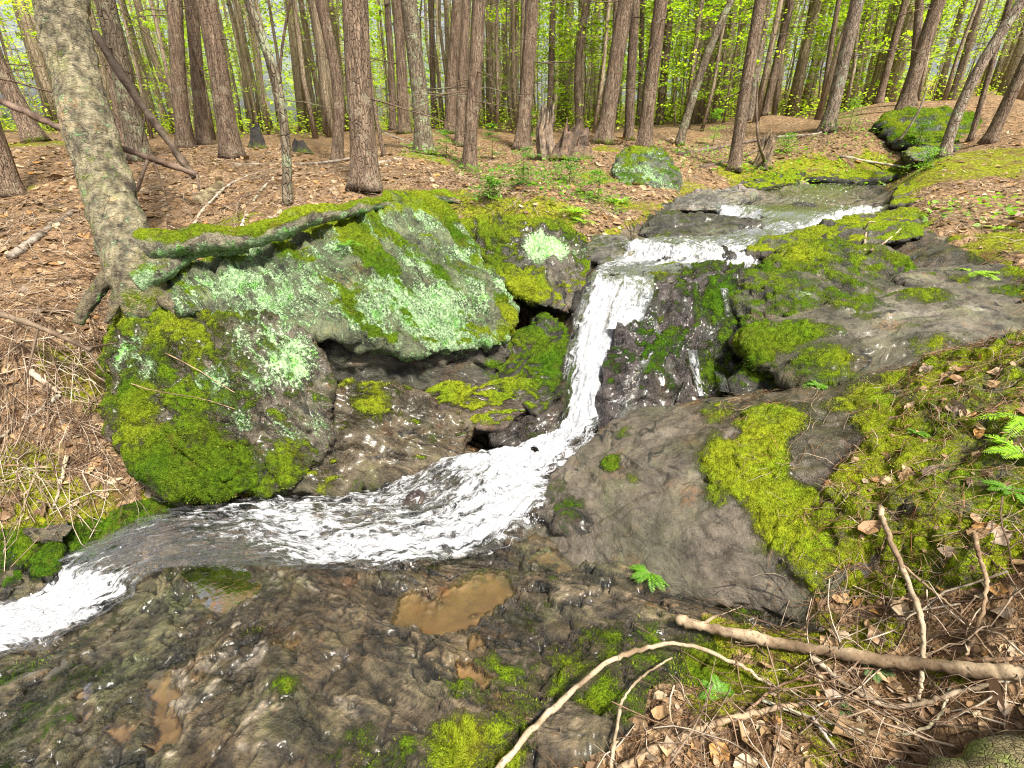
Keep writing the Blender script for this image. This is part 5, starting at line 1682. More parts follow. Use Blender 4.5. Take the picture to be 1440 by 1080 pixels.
# ---------------------------------------------------------------- fallen branches and sticks, each its own
def stick(label, pts, wpx, col=(.36, .28, .20), lift=.006, forks=(), name='fallen_branch', cat='branch', mat=None, taper=.55):
    """pts: (px, py) rest on what the photo shows there; (px, py, d) hang at that depth; (px, py, None, h) h metres above the surface"""
    W = []
    for p in pts:
        if len(p) == 3:
            W.append(P(*p))
        else:
            h = hit(p[0], p[1])[0]
            up_ = p[3] if len(p) > 3 else lift
            W.append(h + (EYE - h) / np.linalg.norm(EYE - h) * up_)
    W = np.array(W)
    if len(W) > 3 and all(len(p) == 2 for p in pts):
        W[1:-1] = .5 * W[1:-1] + .25 * (W[:-2] + W[2:])
    n = 9
    path = catmull(W, n)
    dep = np.array([(w - EYE)[1] * CP - (w - EYE)[2] * SP for w in W])
    r0 = wpx / 2 / 720 * np.median(dep)
    t = np.linspace(0, 1, len(path))
    rad = r0 * (1.15 - taper * t) * (1 + .10 * np.sin(t * 23 + wpx) + .06 * np.sin(t * 51))
    rng = np.random.default_rng(int(abs(W[0][0] * 1000)) % 9999)
    path[1:-1] += rng.normal(0, min(r0 * .22, .002), (len(path) - 2, 3))
    base_ = W.mean(0)
    sp_ = Soup()
    V, Qd, T, N, s = tube(path - base_, rad, 8)
    V = V + N * (r0 * .16 * fbm(V * 60, 2, seed=3) + r0 * .35 * np.clip(fbm((V + base_) * 22, 2, seed=8) - .35, 0, 1))[:, None]
    tn = np.ones((len(V), 4))
    tn[:, :3] = np.array(col) * (1 + .35 * fbm((V + base_) * [14, 14, 14], 3, seed=6))[:, None]
    sp_.add(V, Qd, T, tint=tn)
    for f in forks:
        stp_ = []
        for p in f[0]:
            if len(p) == 3:
                stp_.append(P(*p))
            else:
                h = hit(p[0], p[1])[0]
                stp_.append(h + (EYE - h) / np.linalg.norm(EYE - h) * lift)
        stp_ = np.array(stp_)
        stp_[0] = path[np.argmin(((path - stp_[0]) ** 2).sum(1))]
        fp = catmull(stp_, 6)
        V, Qd, T, N, s = tube(fp - base_, np.linspace(f[1], f[1] * .5, len(fp)) / 2 / 720 * np.median(dep), 6)
        sp_.add(V, Qd, T, tint=np.array([*col, 1.0]))
    o_ = link(name, sp_.mesh(name, (mat or M_STICK,)), None, base_)
    return tag(o_, label, cat)


PALE, TAN, GREY, DARK, RED = (.36, .285, .195), (.30, .215, .135), (.30, .26, .21), (.10, .075, .055), (.24, .15, .10)
stick("longest pale branch lying across the dead leaves in the near corner", [(952, 872), (1000, 885), (1060, 896), (1140, 915), (1230, 925), (1330, 940), (1400, 945), (1475, 947)], 14, (.31, .235, .155), .035, [([(985, 880), (1000, 870), (1013, 864)], 7)], taper=-.1)
stick("slender pale branch arching over the slab from the bottom frame edge", [(690, 1095, None, .02), (735, 1040, None, .06), (790, 985, None, .10), (850, 935, None, .12), (905, 912, None, .12), (960, 906, None, .10), (1030, 930, None, .05), (1085, 965)], 8, PALE, .012)
stick("thin pale twig curving beside the slender arching branch", [(858, 1085), (866, 1030, None, .03), (876, 985, None, .05), (905, 950, None, .06), (945, 925, None, .05)], 4.5, PALE, .01)
stick("smooth tan branch running up from the bottom edge into dead leaves", [(860, 1090), (920, 1050), (980, 1025), (1050, 1005), (1100, 992), (1180, 985), (1230, 980)], 10, TAN, .015)
stick("pale crooked stick standing against the mossy mound", [(1236, 712, None, .02), (1250, 755, None, .04), (1272, 805, None, .08), (1297, 878, None, .10), (1297, 930, None, .05), (1293, 985)], 8, PALE, .01)
stick("short curved stick standing beside the mossy mound at the frame edge", [(1369, 750, None, .02), (1378, 785, None, .05), (1387, 820, None, .07), (1378, 870, None, .06), (1368, 900), (1358, 922)], 6, TAN, .01)
stick("straight thin stick slanting from the crooked stick to the longest branch", [(1266, 792, None, .05), (1310, 830, None, .05), (1350, 865, None, .05), (1405, 935)], 4, TAN, .008)
stick("bent whitish stick under the longest pale branch", [(1143, 924), (1190, 965), (1245, 1006), (1300, 990), (1340, 972), (1400, 962), (1460, 945)], 8, (.42, .35, .26), .014)
stick("lichen-dotted crooked twig in front of the bent whitish stick", [(1070, 985), (1130, 1005), (1200, 1030), (1275, 1040), (1320, 1022), (1330, 985), (1336, 965)], 5, (.45, .44, .32), .012)
stick("forked grey twig pointing at the bottom edge near the corner log", [(1142, 1008), (1165, 1040), (1200, 1085)], 5, (.40, .36, .32), .012, [([(1155, 1015), (1170, 1035)], 4)])
stick("reddish twig at the frame edge above the longest branch's thick end", [(1345, 930), (1400, 928), (1460, 926)], 8, (.40, .26, .16), .012)
stick("wiry brown twig crossing the leaves above the tan branch", [(1050, 1000, None, .02), (1090, 968, None, .03), (1140, 950, None, .03), (1220, 940, None, .02), (1300, 940)], 3.5, RED, .01)
# corner log
stick("mossy thick log filling the bottom corner of the frame", [(1080, 1225, 1.14), (1260, 1172, 1.13), (1440, 1115, 1.107), (1650, 1050, 1.09)], 106, (.25, .20, .10), .03, name='log', cat='log', taper=0, mat=M_LOG)
# left bank
stick("dark dead pole leaning from the birch down to the forest floor", [(132, 45, 4.3), (190, 135, 4.4), (225, 182, 4.45), (258, 228, 4.5), (275, 250, 4.52)], 10, DARK, 0, [([(215, 150, 4.43), (200, 200, 4.42)], 3), ([(170, 95, 4.36), (210, 110, 4.5)], 2)], name='dead_pole', cat='dead tree', taper=.2)
stick("dead rail-like branch slanting behind the birch, propped on forked sticks", [(-30, 130, 3.6), (30, 155, 3.65), (88, 181, 3.7), (160, 205, 3.8), (215, 224, 3.85), (277, 246, 3.9)], 8, (.15, .105, .08), 0, [([(205, 222, 3.84), (188, 280, 3.8)], 5), ([(215, 224, 3.85), (233, 275, 3.85)], 4), ([(210, 224, 3.84), (195, 270, 3.95)], 3), ([(277, 246, 3.9), (280, 268, 3.9)], 4)], taper=.1)
stick("grey bare pole lying on the leaves at the frame edge before the birch", [(15, 362), (40, 342), (70, 320), (102, 298)], 10, (.24, .21, .175), .05)
stick("dark forked branch reaching in over the bank from the frame edge", [(-40, 432, 2.55), (10, 445, 2.58), (60, 462, 2.62), (128, 492, 2.66)], 9, (.15, .11, .075), 0, [([(125, 490, 2.66), (147, 525, 2.7)], 4), ([(120, 488, 2.66), (165, 482, 2.8)], 4), ([(55, 460, 2.62), (35, 540, 2.6)], 4)], taper=.5)
stick("broken pale stick among the leaves of the stream bank", [(42, 522), (62, 538), (86, 553)], 8, (.38, .31, .23), .02)
stick("long thin grey twig sloping down the leafy bank", [(85, 555), (50, 582), (10, 610), (-20, 628)], 5, GREY, .015)
stick("lichen-white crooked twig standing on the mossy root", [(338, 326), (348, 300), (360, 275), (372, 262), (385, 250)], 5, (.46, .46, .38), .01)
stick("short mossy log lying behind the mossy root", [(283, 284), (297, 273), (310, 262)], 15, (.20, .17, .10), .02, name='log', cat='log', taper=.1)
stick("pale thin branch on the leaves between young tree and birch", [(262, 345, None, .02), (275, 312, None, .04), (290, 290), (330, 255), (385, 236)], 4, (.44, .38, .30), .012)
stick("hair-thin twig trailing from the bank over the bright mossy boulder", [(-10, 420), (60, 430, None, .03), (150, 470, None, .05), (240, 500, None, .03), (330, 552)], 1.8, TAN, .008)
stick("thin curved twig hanging over the bright mossy boulder's side", [(150, 520, None, .04), (200, 545, None, .05), (280, 560, None, .03), (330, 575)], 1.6, TAN, .008)
stick("pale forked stick on the mossy rim above the last little fall", [(95, 640), (88, 665), (80, 700), (76, 712)], 5, (.42, .36, .25), .015, [([(100, 660), (84, 690)], 3)])
stick("straight grey stick lying on the floor behind the thick furrowed trunk", [(330, 232), (400, 236), (470, 228), (540, 215)], 5, GREY, .015)
stick("bare stick lying across the needles beside the thick furrowed trunk", [(535, 185, None, .05), (560, 195), (580, 202)], 4, GREY, .015)
stick("grey rotting limb lying toward the lichen-spotted trunk", [(525, 232), (545, 228), (566, 224)], 7, GREY, .02)
# slope on the other bank
stick("white dead limb lying on the slope by the stout pale trunk", [(1093, 194), (1120, 192), (1148, 190), (1157, 186)], 5, (.44, .38, .31), .03)
stick("pale fallen stick halfway down the slope toward the rock slide", [(1180, 219), (1210, 226), (1245, 231), (1282, 236)], 4, (.42, .35, .28), .03)
stick("dark fallen limb at the foot of the smooth reddish trunk", [(955, 218), (1000, 210), (1035, 202), (1090, 192)], 6, (.16, .12, .09), .02)
stick("second dark limb lying below the smooth reddish trunk", [(985, 236), (1020, 228), (1070, 210)], 6, (.14, .10, .08), .02)
stick("thin dead sapling leaning over the rocky bank by the rock slide", [(1078, 232), (1068, 205, 7.2), (1064, 165, 7.1), (1066, 110, 7.0)], 4, (.16, .12, .09), .0, name='dead_sapling', cat='dead sapling')
stick("bone-pale thin stick propped against the dark far boulder", [(1265, 197), (1290, 160, 7.6), (1305, 120, 7.4)], 3.5, (.46, .40, .32), .01)
stick("pale stick leaning beside the strongly leaning grey trunk", [(1316, 220), (1335, 195, 6.6), (1352, 160, 6.5)], 7, (.46, .38, .29), .01)
stick("hooked pale twig standing up from the long moss-topped stone", [(1216, 352), (1217, 330, 4.1), (1221, 314, 4.1), (1231, 312, 4.1)], 3, (.36, .28, .20), .0)
stick("forked pale twig on the bank edge past the long moss-topped stone", [(1225, 352), (1245, 340), (1267, 322)], 3, (.36, .28, .20), .03)

# ---------------------------------------------------------------- ferns, seedlings and small plants
FERN_C = [(.085, .25, .012), (.15, .36, .02)]


def frond(sp_, base_, d, L, rng, nb=13, wid=.20, col=((.10, .28, .012), (.20, .44, .02)), sag=.5):
    t = np.linspace(0, 1, nb)
    d = unit_(np.asarray(d, float))
    h = unit_(d * [1, 1, 0] + 1e-6)
    C = base_ + np.outer(t * L, d) - np.outer(sag * L * t ** 2, [0, 0, 1]) * .8
    V, Qd, T, N, s = tube(C, np.linspace(.0018, .0006, nb), 4)
    sp_.add(V, Qd, T, tint=np.array([.16, .26, .03, 1]))
    side = unit_(np.cross(h, [0, 0, 1.0]))
    tg = np.gradient(C, axis=0)
    tg = unit_(tg)
    for sg in (-1, 1):
        c0 = C[1:]
        wl_ = wid * L * np.sin(np.clip(t[1:] * .93 + .07, 0, 1) * np.pi) ** .75 * rng.uniform(.85, 1.1, nb - 1) + .004
        ax = unit_(sg * side[None] + tg[1:] * .55 + rng.normal(0, .1, (nb - 1, 3)))
        up_ = unit_(np.cross(tg[1:], side)) * 1.0
        Vq, Fq = leafq(c0 + ax * (wl_ * .5)[:, None], ax, up_, wl_, .22)
        k = rng.uniform(0, 1, (nb - 1, 1))
        cc_ = np.array(col[0]) * (1 - k) + np.array(col[1]) * k
        sp_.add(Vq, Fq, tint=np.column_stack([np.repeat(cc_, 4, 0), np.ones(4 * (nb - 1))]))


def leafq(c, axis, up, size, asp):
    side = unit_(np.cross(axis, up))
    a = axis * size[:, None]
    b = side * (size * asp)[:, None]
    return np.stack([c - a * .5, c - a * .1 + b * .5, c + a * .5, c - a * .1 - b * .5], 1).reshape(-1, 3), np.arange(len(c) * 4).reshape(-1, 4)


def fern(label, px, py, L, n, seed, arc=(0, 6.28), up_=.6, col=((.10, .28, .012), (.20, .44, .02)), name='fern', cat='fern'):
    rng = np.random.default_rng(seed)
    h, nr = hit(px, py)
    sp_ = Soup()
    for i in range(n):
        a = rng.uniform(*arc)
        frond(sp_, np.zeros(3), [math.cos(a), math.sin(a), up_ * rng.uniform(.4, 1.3)], L * rng.uniform(.6, 1.1), rng, 22, .20, col)
    return tag(link(name, sp_.mesh(name, (M_LEAF,), False), None, h), label, cat)


BR = ((.26, .50, .015), (.44, .68, .035))
fern("small bright fern growing from the crack beside the slab's pool", 915, 806, .10, 24, 1, up_=.35)
fern("yellow-green fern frond spreading over the mossy mound at the frame edge", 1450, 588, .155, 7, 2, (2.2, 4.4), .25, BR)
fern("lime fern at the frame edge on the needle-strewn mound", 1440, 640, .13, 9, 3, (1.5, 4.8), .5, BR)
fern("drooping bright fern on the bank above the grey streaky boulder", 1372, 385, .17, 9, 4, up_=.5, col=BR)
fern("tiny fern on the leafy floor at the end of the tan branch", 1010, 975, .07, 8, 5)
fern("fern sprig at the lower end of the largest boulder's moss", 487, 345, .12, 6, 6)
fern("bright fern tuft below the green boulder upstream", 868, 285, .22, 9, 7, col=BR)
fern("fern tuft with pale fronds on the bank under the mound", 808, 300, .26, 10, 8, col=BR)
fern("second pale fern near the blocky boulder's top", 820, 312, .18, 8, 9, col=BR)
fern("green tuft in the shadowed hollow behind the smooth foreground rock", 1150, 543, .07, 14, 10)
fern("fern on the rusty bank below the mossy bank stone", 1405, 322, .14, 7, 14, col=BR)
fern("sprig of fern at the mossy mound's edge amid leaves", 1290, 608, .05, 8, 15)
fern("dark green leaf sprig at the frame edge on the mossy mound", 1425, 690, .08, 8, 16)
fern("spray of green on the slab beside the bent whitish stick", 1190, 995, .05, 8, 17, col=((.10, .2, .06), (.2, .3, .12)))
fern("grey-green sprig at the near end of the longest pale branch", 1232, 945, .06, 7, 18, col=((.10, .2, .06), (.2, .3, .12)))


def seedling(label, px, py, H, seed, col=((.05, .16, .012), (.16, .36, .03)), spread=.55):
    rng = np.random.default_rng(seed)
    h, nr = hit(px, py)
    o_ = empty('conifer_seedling', h - np.array([0, 0, .01]), label, 'seedling')
    sp_ = Soup()
    V, Qd, T, N, s = tube(np.array([[0, 0, 0], [.01, 0, H * .5], [0, .01, H]]), [.006, .004, .001], 5)
    sp_.add(V, Qd, T, tint=np.array([.16, .11, .07, 1]))
    link('stem', sp_.mesh('stem', (M_STICK,)), o_)
    sp_ = Soup()
    for i in range(26):
        z_ = H * rng.uniform(.08, .98)
        L = spread * H * (1.05 - z_ / H) * rng.uniform(.6, 1.2) + .05
        a = rng.uniform(0, 6.28)
        d = unit_(np.array([math.cos(a), math.sin(a), rng.uniform(-.05, .35)]))
        n_ = 34
        t = rng.uniform(0, 1, n_)
        c = np.array([0, 0, z_]) + np.outer(t * L, d) - np.outer(.25 * L * t ** 2, [0, 0, 1]) + rng.normal(0, .035, (n_, 3)) * [1, 1, .3]
        ax = unit_(d + rng.normal(0, .8, (n_, 3)) * [1, 1, .3])
        Vq, Fq = leafq(c, ax, unit_(np.array([0, 0, 1.]) + rng.normal(0, .3, (n_, 3))), rng.uniform(.02, .045, n_), .4)
        k = rng.uniform(0, 1, (n_, 1))
        sp_.add(Vq, Fq, tint=np.column_stack([np.repeat(np.array(col[0]) * (1 - k) + np.array(col[1]) * k, 4, 0), np.ones(n_ * 4)]))
    link('foliage', sp_.mesh('foliage', (M_LEAF,), False), o_)
    return o_


seedling("small hemlock seedling standing before the straight lone trunk", 692, 225, .55, 1)
seedling("feathery seedling between the near-touching trunks and the lone trunk", 745, 205, .6, 2)
seedling("low wide seedling on the bare floor above the blocky boulder", 735, 262, .38, 3, spread=1.3)
seedling("pale green seedling on the bank below the rotten stump", 800, 258, .3, 4, spread=1.4)
seedling("light seedling beside the swollen mossy trunk foot", 628, 222, .45, 5, ((.09, .24, .012), (.25, .46, .04)), 1.0)
seedling("seedling on the slope in front of the stout pale trunk", 1192, 186, .55, 6, ((.10, .26, .015), (.26, .46, .04)), .9)
seedling("bushy seedling beneath the dark far boulder", 1290, 205, .4, 7, ((.08, .2, .015), (.22, .40, .04)), 1.0)
seedling("lone seedling on the slope above the rock slide", 1105, 215, .3, 8, ((.10, .28, .015), (.28, .5, .04)), 1.0)
seedling("small light seedling by the curved leaning stem", 1002, 205, .6, 9, ((.12, .30, .015), (.30, .52, .04)), .6)
seedling("sparse seedling on the bank over the green boulder's side", 840, 282, .3, 10, ((.08, .22, .012), (.2, .42, .03)), 1.3)
seedling("tiny seedling at the mossy bank near the upper rock slide", 1300, 240, .28, 11, ((.10, .26, .015), (.28, .48, .04)), 1.2)
seedling("flat seedling spreading on the floor past the root end", 690, 282, .22, 12, ((.06, .18, .012), (.18, .38, .03)), 1.8)


def herb_patch(label, px, py, r, n, seed, col):
    rng = np.random.default_rng(seed)
    h, nr = hit(px, py)
    a, rr2 = rng.uniform(0, 6.28, n), r * np.sqrt(rng.uniform(0, 1, n))
    x_, y_ = h[0] + rr2 * np.cos(a), h[1] + rr2 * np.sin(a)
    c = np.column_stack([x_, y_, gz(x_, y_) + rng.uniform(.01, .14, n)])
    ax = unit_(rng.normal(0, 1, (n, 3)) * [1, 1, .3])
    Vq, Fq = leafq(c, ax, unit_(np.array([0, 0, 1.]) + rng.normal(0, .35, (n, 3))), rng.uniform(.03, .07, n), .6)
    k = rng.uniform(0, 1, (n, 1))
    t_ = np.column_stack([np.repeat(np.array(col[0]) * (1 - k) + np.array(col[1]) * k, 4, 0), np.ones(n * 4)])
    return tag(link('undergrowth', mk_mesh('undergrowth', Vq - h, Fq, (M_LEAF,), {'tint': t_}, False), None, h), label, 'undergrowth', None, 'stuff')


G1 = ((.07, .20, .012), (.20, .40, .03))
herb_patch("low green herbs on the floor above the blocky boulder", 740, 245, .95, 420, 1, G1)
herb_patch("low green herbs along the bank below the stump", 800, 275, .6, 260, 2, G1)
herb_patch("low herbs by the swollen mossy trunk foot", 620, 225, .6, 200, 3, G1)
herb_patch("bright low herbs on the slope above the rock slide", 1110, 240, .9, 380, 4, ((.14, .32, .015), (.30, .52, .04)))
herb_patch("bright low herbs on the slope below the far boulder", 1230, 225, 1.0, 360, 5, ((.14, .32, .015), (.30, .52, .04)))
herb_patch("low herbs by the upright green boulder", 990, 225, .8, 300, 6, ((.12, .30, .015), (.28, .5, .04)))
herb_patch("low herbs on the bank by the frame edge", 1400, 300, .5, 160, 7, ((.14, .32, .015), (.30, .52, .04)))

# ---------------------------------------------------------------- stumps
def stump(label, px, py, H, r, seed, col=(.26, .19, .14), jag=.35):
    h, nr = hit(px, py)
    rng = np.random.default_rng(seed)
    n, seg = 14, 28
    z_ = np.linspace(-.04, H, n)
    sp_ = Soup()
    pts = np.column_stack([.12 * H * np.sin(z_ * 5 + seed), .10 * z_, z_])
    V, Qd, T, N, s = tube(pts, r * (1 - .35 * np.clip(z_ / H, 0, 1)), seg)
    th = np.tile(np.linspace(0, 2 * np.pi, seg, endpoint=False), n)
    fl = np.exp(-np.clip(V[:, 2], 0, 9) / (.30 * H))
    V = V + N * (r * (.55 * fl * np.abs(np.cos(th * 2.5 + seed)) + .22 * np.cos(th * 7 + seed) + .12 * fbm(V * [14, 14, 3], 2, seed=seed)))[:, None]
    top = np.clip((V[:, 2] - .55 * H) / (.45 * H), 0, 1)
    V[:, 2] += top * H * jag * 1.6 * (fbm(np.column_stack([np.cos(th) * 4.5, np.sin(th) * 4.5, 0 * th + seed]), 3, seed=seed))
    t_ = np.tile(np.array([*col, 1.0]), (len(V), 1))
    t_[:, :3] *= (1 + .5 * fbm(V * [26, 26, 4], 2, seed=4))[:, None]
    mo = .55 * np.exp(-np.clip(V[:, 2], 0, 9) / .12)
    sp_.add(V, Qd, T, tint=t_, moss=mo, lichen=0.0, wet=0.0, mossc=.6, q=V * [1, 1, .2])
    return tag(link('tree_stump', sp_.mesh('tree_stump', (M_ROCK,)), None, h), label, 'stump')


stump("tall jagged rotten stump on the needle mound", 772, 222, .62, .13, 3, (.26, .19, .135))
stump("broad crumbling root stump beside the tall jagged stump", 808, 222, .30, .24, 5, (.16, .105, .07), .8)
stump("blackened stump far behind the crooked young tree", 361, 208, .27, .10, 7, (.03, .026, .022))
stump("low blackened stump behind the thin brown trunk", 422, 214, .15, .12, 9, (.03, .026, .022))
stump("low broken mossy stump on the slope by the rock slide", 1075, 236, .35, .10, 11, (.24, .17, .10), .6)
# ---------------------------------------------------------------- trees
BARKS = {'b': M_BARK, 'g': M_BARK_GREY, 'p': M_BARK_PALE, 'r': M_BARK, 'd': M_BARK}


def trunk_soup(sp, pts, rad, seg, rough=.04, seed=0, flare=0.0, roots=4, moss_h=0.0, moss_k=0.0):
    """bark-textured tapering tube; flare widens the foot into root buttresses"""
    pts = np.asarray(pts, float)
    rad = np.asarray(rad, float)
    V, Qd, T, N, s = tube(pts, rad, seg)
    r = np.repeat(rad, seg)
    th = np.tile(np.linspace(0, 2 * np.pi, seg, endpoint=False), len(pts))
    if flare:
        h = V[:, 2] - pts[0, 2]
        f = np.exp(-np.clip(h, 0, None) / (rad[0] * 1.5))
        V = V + N * (r * f * flare * (0.55 + .75 * np.maximum(0, np.cos(th * roots + seed * 1.7 + np.sin(th * 2 + seed))) ** 2))[:, None]
    if rough:
        c = np.stack([np.cos(th) * 2.2, np.sin(th) * 2.2, s * 1.6 + seed * 3.1], 1)
        V = V + N * (r * rough * (fbm(c * 1.3, 2, seed=seed) + .7 * fbm(c * [3.5, 3.5, 1.6], 2, seed=seed + 4)))[:, None]
    m = np.zeros(len(V))
    if moss_k:
        m = moss_k * np.exp(-np.clip(V[:, 2] - pts[0, 2], 0, None) / moss_h)
    sp.add(V, Qd, T, moss=m)
    return V


def twig_soup(sp, p0, d, L, r, rng, seg=4, sag=.15, forks=2):
    n = 6
    t = np.linspace(0, 1, n)
    wob = np.cumsum(rng.normal(0, .05 * L / n * 2, (n, 3)), 0)
    pts = p0 + np.outer(t, d) * L + wob - np.outer(t ** 2, [0, 0, sag * L])
    V, Qd, T, N, s = tube(pts, r * (1 - .8 * t) + .0006, seg)
    sp.add(V, Qd, T, moss=0.0)
    for k in range(forks):
        i = rng.integers(1, n - 1)
        dd = d + rng.normal(0, .6, 3)
        dd /= np.linalg.norm(dd)
        V, Qd, T, N, s = tube(np.array([pts[i], pts[i] + dd * L * .25, pts[i] + dd * L * .45 + rng.normal(0, .04, 3) * L]), r * .5 * np.array([1, .7, .25]), seg)
        sp.add(V, Qd, T, moss=0.0)


def leaf_quads(c, axis, up, size, asp=.55):
    """diamond leaves: centres c (n x 3), along axis, across axis x up"""
    side = np.cross(axis, up)
    side /= np.linalg.norm(side, axis=1)[:, None] + 1e-9
    a = axis * size[:, None]
    b = side * (size * asp)[:, None]
    V = np.stack([c - a * .5, c - a * .02 + b * .5, c + a * .5, c - a * .02 - b * .5], 1).reshape(-1, 3)
    F = np.arange(len(c) * 4).reshape(-1, 4)
    return V, F


def unit(v):
    return v / (np.linalg.norm(v, axis=-1, keepdims=True) + 1e-9)


def spray_leaves(rng, origin, d, L, n, size, flat=.12, width=.3, droop=.15, asp=.55):
    """leaves along a flattish spray"""
    t = rng.uniform(.12, 1, n)
    side = unit(np.cross(d, [0, 0, 1.0]))
    w = width * L * np.sin(np.clip(t, 0, 1) * np.pi * .9 + .15)
    c = origin + np.outer(t * L, d) + (rng.uniform(-1, 1, n) * w)[:, None] * side + rng.normal(0, flat * L * .3, n)[:, None] * np.array([0, 0, 1]) - np.outer(droop * L * t ** 2, [0, 0, 1])
    ax = unit(d[None] + rng.normal(0, .7, (n, 3)) * [1, 1, .4])
    up = unit(np.array([0, 0, 1.0]) + rng.normal(0, .35, (n, 3)))
    return leaf_quads(c, ax, up, size * rng.uniform(.6, 1.25, n), asp)


def tint_of(rng, n, a, b, per=4, pale=0):
    k = rng.uniform(0, 1, n)[:, None]
    c = np.array(a) * (1 - k) + np.array(b) * k
    c = c * rng.uniform(.75, 1.25, (n, 1))
    return np.column_stack([np.repeat(c, per, 0), np.ones(n * per)])


LIME_A, LIME_B = (.36, .56, .025), (.68, .84, .07)
CON_A, CON_B = (.022, .055, .016), (.075, .14, .035)


def conifer_crown_mesh(seed, z0, z1, r0, n_br, per, size=.11):
    rng = np.random.default_rng(seed)
    sp = Soup()
    for i in range(n_br):
        z = z0 + (z1 - z0) * rng.uniform(0, 1) ** 1.15
        f = 1 - (z - z0) / (z1 - z0 + .5)
        L = r0 * (.35 + .75 * f) * rng.uniform(.6, 1.15)
        a = rng.uniform(0, 2 * np.pi)
        d = unit(np.array([np.cos(a), np.sin(a), rng.uniform(-.15, .2)]))
        V, F = spray_leaves(rng, np.array([0, 0, z]) + d * .25, d, L, per, size, .14, .32, .25, .38)
        dark = rng.uniform(0, 1)
        sp.add(V, F, tint=tint_of(rng, per, np.array(CON_A) * (.7 + .6 * dark), np.array(CON_B) * (.7 + .6 * dark)))
    return sp.mesh('crown', (M_NEEDLE,), False)


def lime_foliage_mesh(seed, H, z0, r0, n_br, per, size, bright=1.0):
    rng = np.random.default_rng(seed)
    sp = Soup()
    for i in range(n_br):
        z = z0 + (H - z0) * rng.uniform(0, 1)
        f = 1 - .65 * abs((z - z0) / (H - z0) - .35)
        L = r0 * f * rng.uniform(.5, 1.2)
        a = rng.uniform(0, 2 * np.pi)
        d = unit(np.array([np.cos(a), np.sin(a), rng.uniform(-.05, .35)]))
        V, F = spray_leaves(rng, np.array([0, 0, z]) + d * L * .15, d, L, per, size, .10, .38, .12, .62)
        b = rng.uniform(.65, 1.25) * bright
        sp.add(V, F, tint=tint_of(rng, per, np.array(LIME_A) * b, np.array(LIME_B) * b))
    return sp.mesh('foliage', (M_LEAF,), False)


CROWNS = [conifer_crown_mesh(100 + i, 8.0, 19.0, 2.3, 18, 14, .17) for i in range(3)]


def near_tree(i, kind, topx, bx, by, w, d, bark, label):
    rng = np.random.default_rng(500 + i)
    b = P(bx, by, d)
    b[2] = gz(b[0], b[1])[0] - .02
    r = w / 2 / 720 * d * .86 / math.hypot(1, (bx - 720) / 720)
    # where the trunk leaves the picture, in the plane of its foot
    v = 540 / 720
    dt = b[1] / (CP + v * SP)
    top = np.array([(topx - 720) / 720 * dt, b[1] + rng.normal(0, .05), dt * (-SP + v * CP) + EYE[2]])
    H = rng.uniform(15, 19) if kind == 'conifer' else rng.uniform(6, 8)
    hvis = top[2] - b[2]
    lean = (top - b)[:2] / hvis
    n = 26
    z = np.concatenate([np.linspace(0, .5, 7), np.linspace(.62, hvis, 10), np.linspace(hvis, H, 9)[1:]])
    k = np.where(z < hvis, z, hvis + (z - hvis) * .5)
    bend = np.sin(z * 1.3 + i) * (.02 if kind == 'conifer' else .05) * np.clip(z, 0, 1)
    off = np.stack([lean[0] * k + bend, lean[1] * k + bend * .5, z], 1)
    if 'strongly leaning' in label or 'curved' in label or 'crooked' in label:
        off[:, 0] += .10 * np.sin(np.clip(z / hvis, 0, 1) * np.pi) * (-1 if topx > bx else 1) * (.8 if kind == 'slim' else 1.2)
    rad = r * np.clip(1.02 - .82 * z / H, .12, 1)
    o = empty('conifer_tree' if kind == 'conifer' else 'young_tree', b, label, 'tree')
    sp = Soup()
    mk = .62 if ('moss' in label and 'foot' in label) or 'green' in label else (.35 if rng.random() < .4 else 0)
    trunk_soup(sp, off, rad, 20 if w > 14 else 10, .05, i, .75 if kind == 'conifer' else .5, rng.integers(3, 6), .22 if mk > .5 else .12, mk)
    for _ in range(rng.integers(14, 26) if kind == 'conifer' else 4):          # dead branches and stubs
        zz = rng.uniform(.8, 5.5)
        j = np.searchsorted(z, zz)
        p0 = off[min(j, len(off) - 1)].copy()
        p0[2] = zz
        a = rng.uniform(0, 2 * np.pi)
        dd = unit(np.array([np.cos(a), np.sin(a), rng.uniform(-.25, .25)]))
        twig_soup(sp, p0 + dd * r * .7, dd, rng.uniform(.15, .5) if rng.random() < .5 else rng.uniform(.6, 1.6), r * rng.uniform(.03, .09) + .002, rng)
    link('trunk', sp.mesh('trunk', (BARKS[bark],)), o)
    if kind == 'conifer':
        c = link('crown', CROWNS[i % 3], o, (lean[0] * hvis, lean[1] * hvis, 0))
        c.rotation_euler = (0, 0, i * 1.3)
        s = H / 19
        c.scale = (s, s, s)
    else:
        rngm = np.random.default_rng(i)
        m = lime_foliage_mesh(900 + i, H, 3.2, 1.1, 16, 28, .075)
        link('crown', m, o, (off[-1][0] * .8, off[-1][1] * .8, 0))
    return o


for i, t in enumerate(TREES):
    near_tree(i, *t)

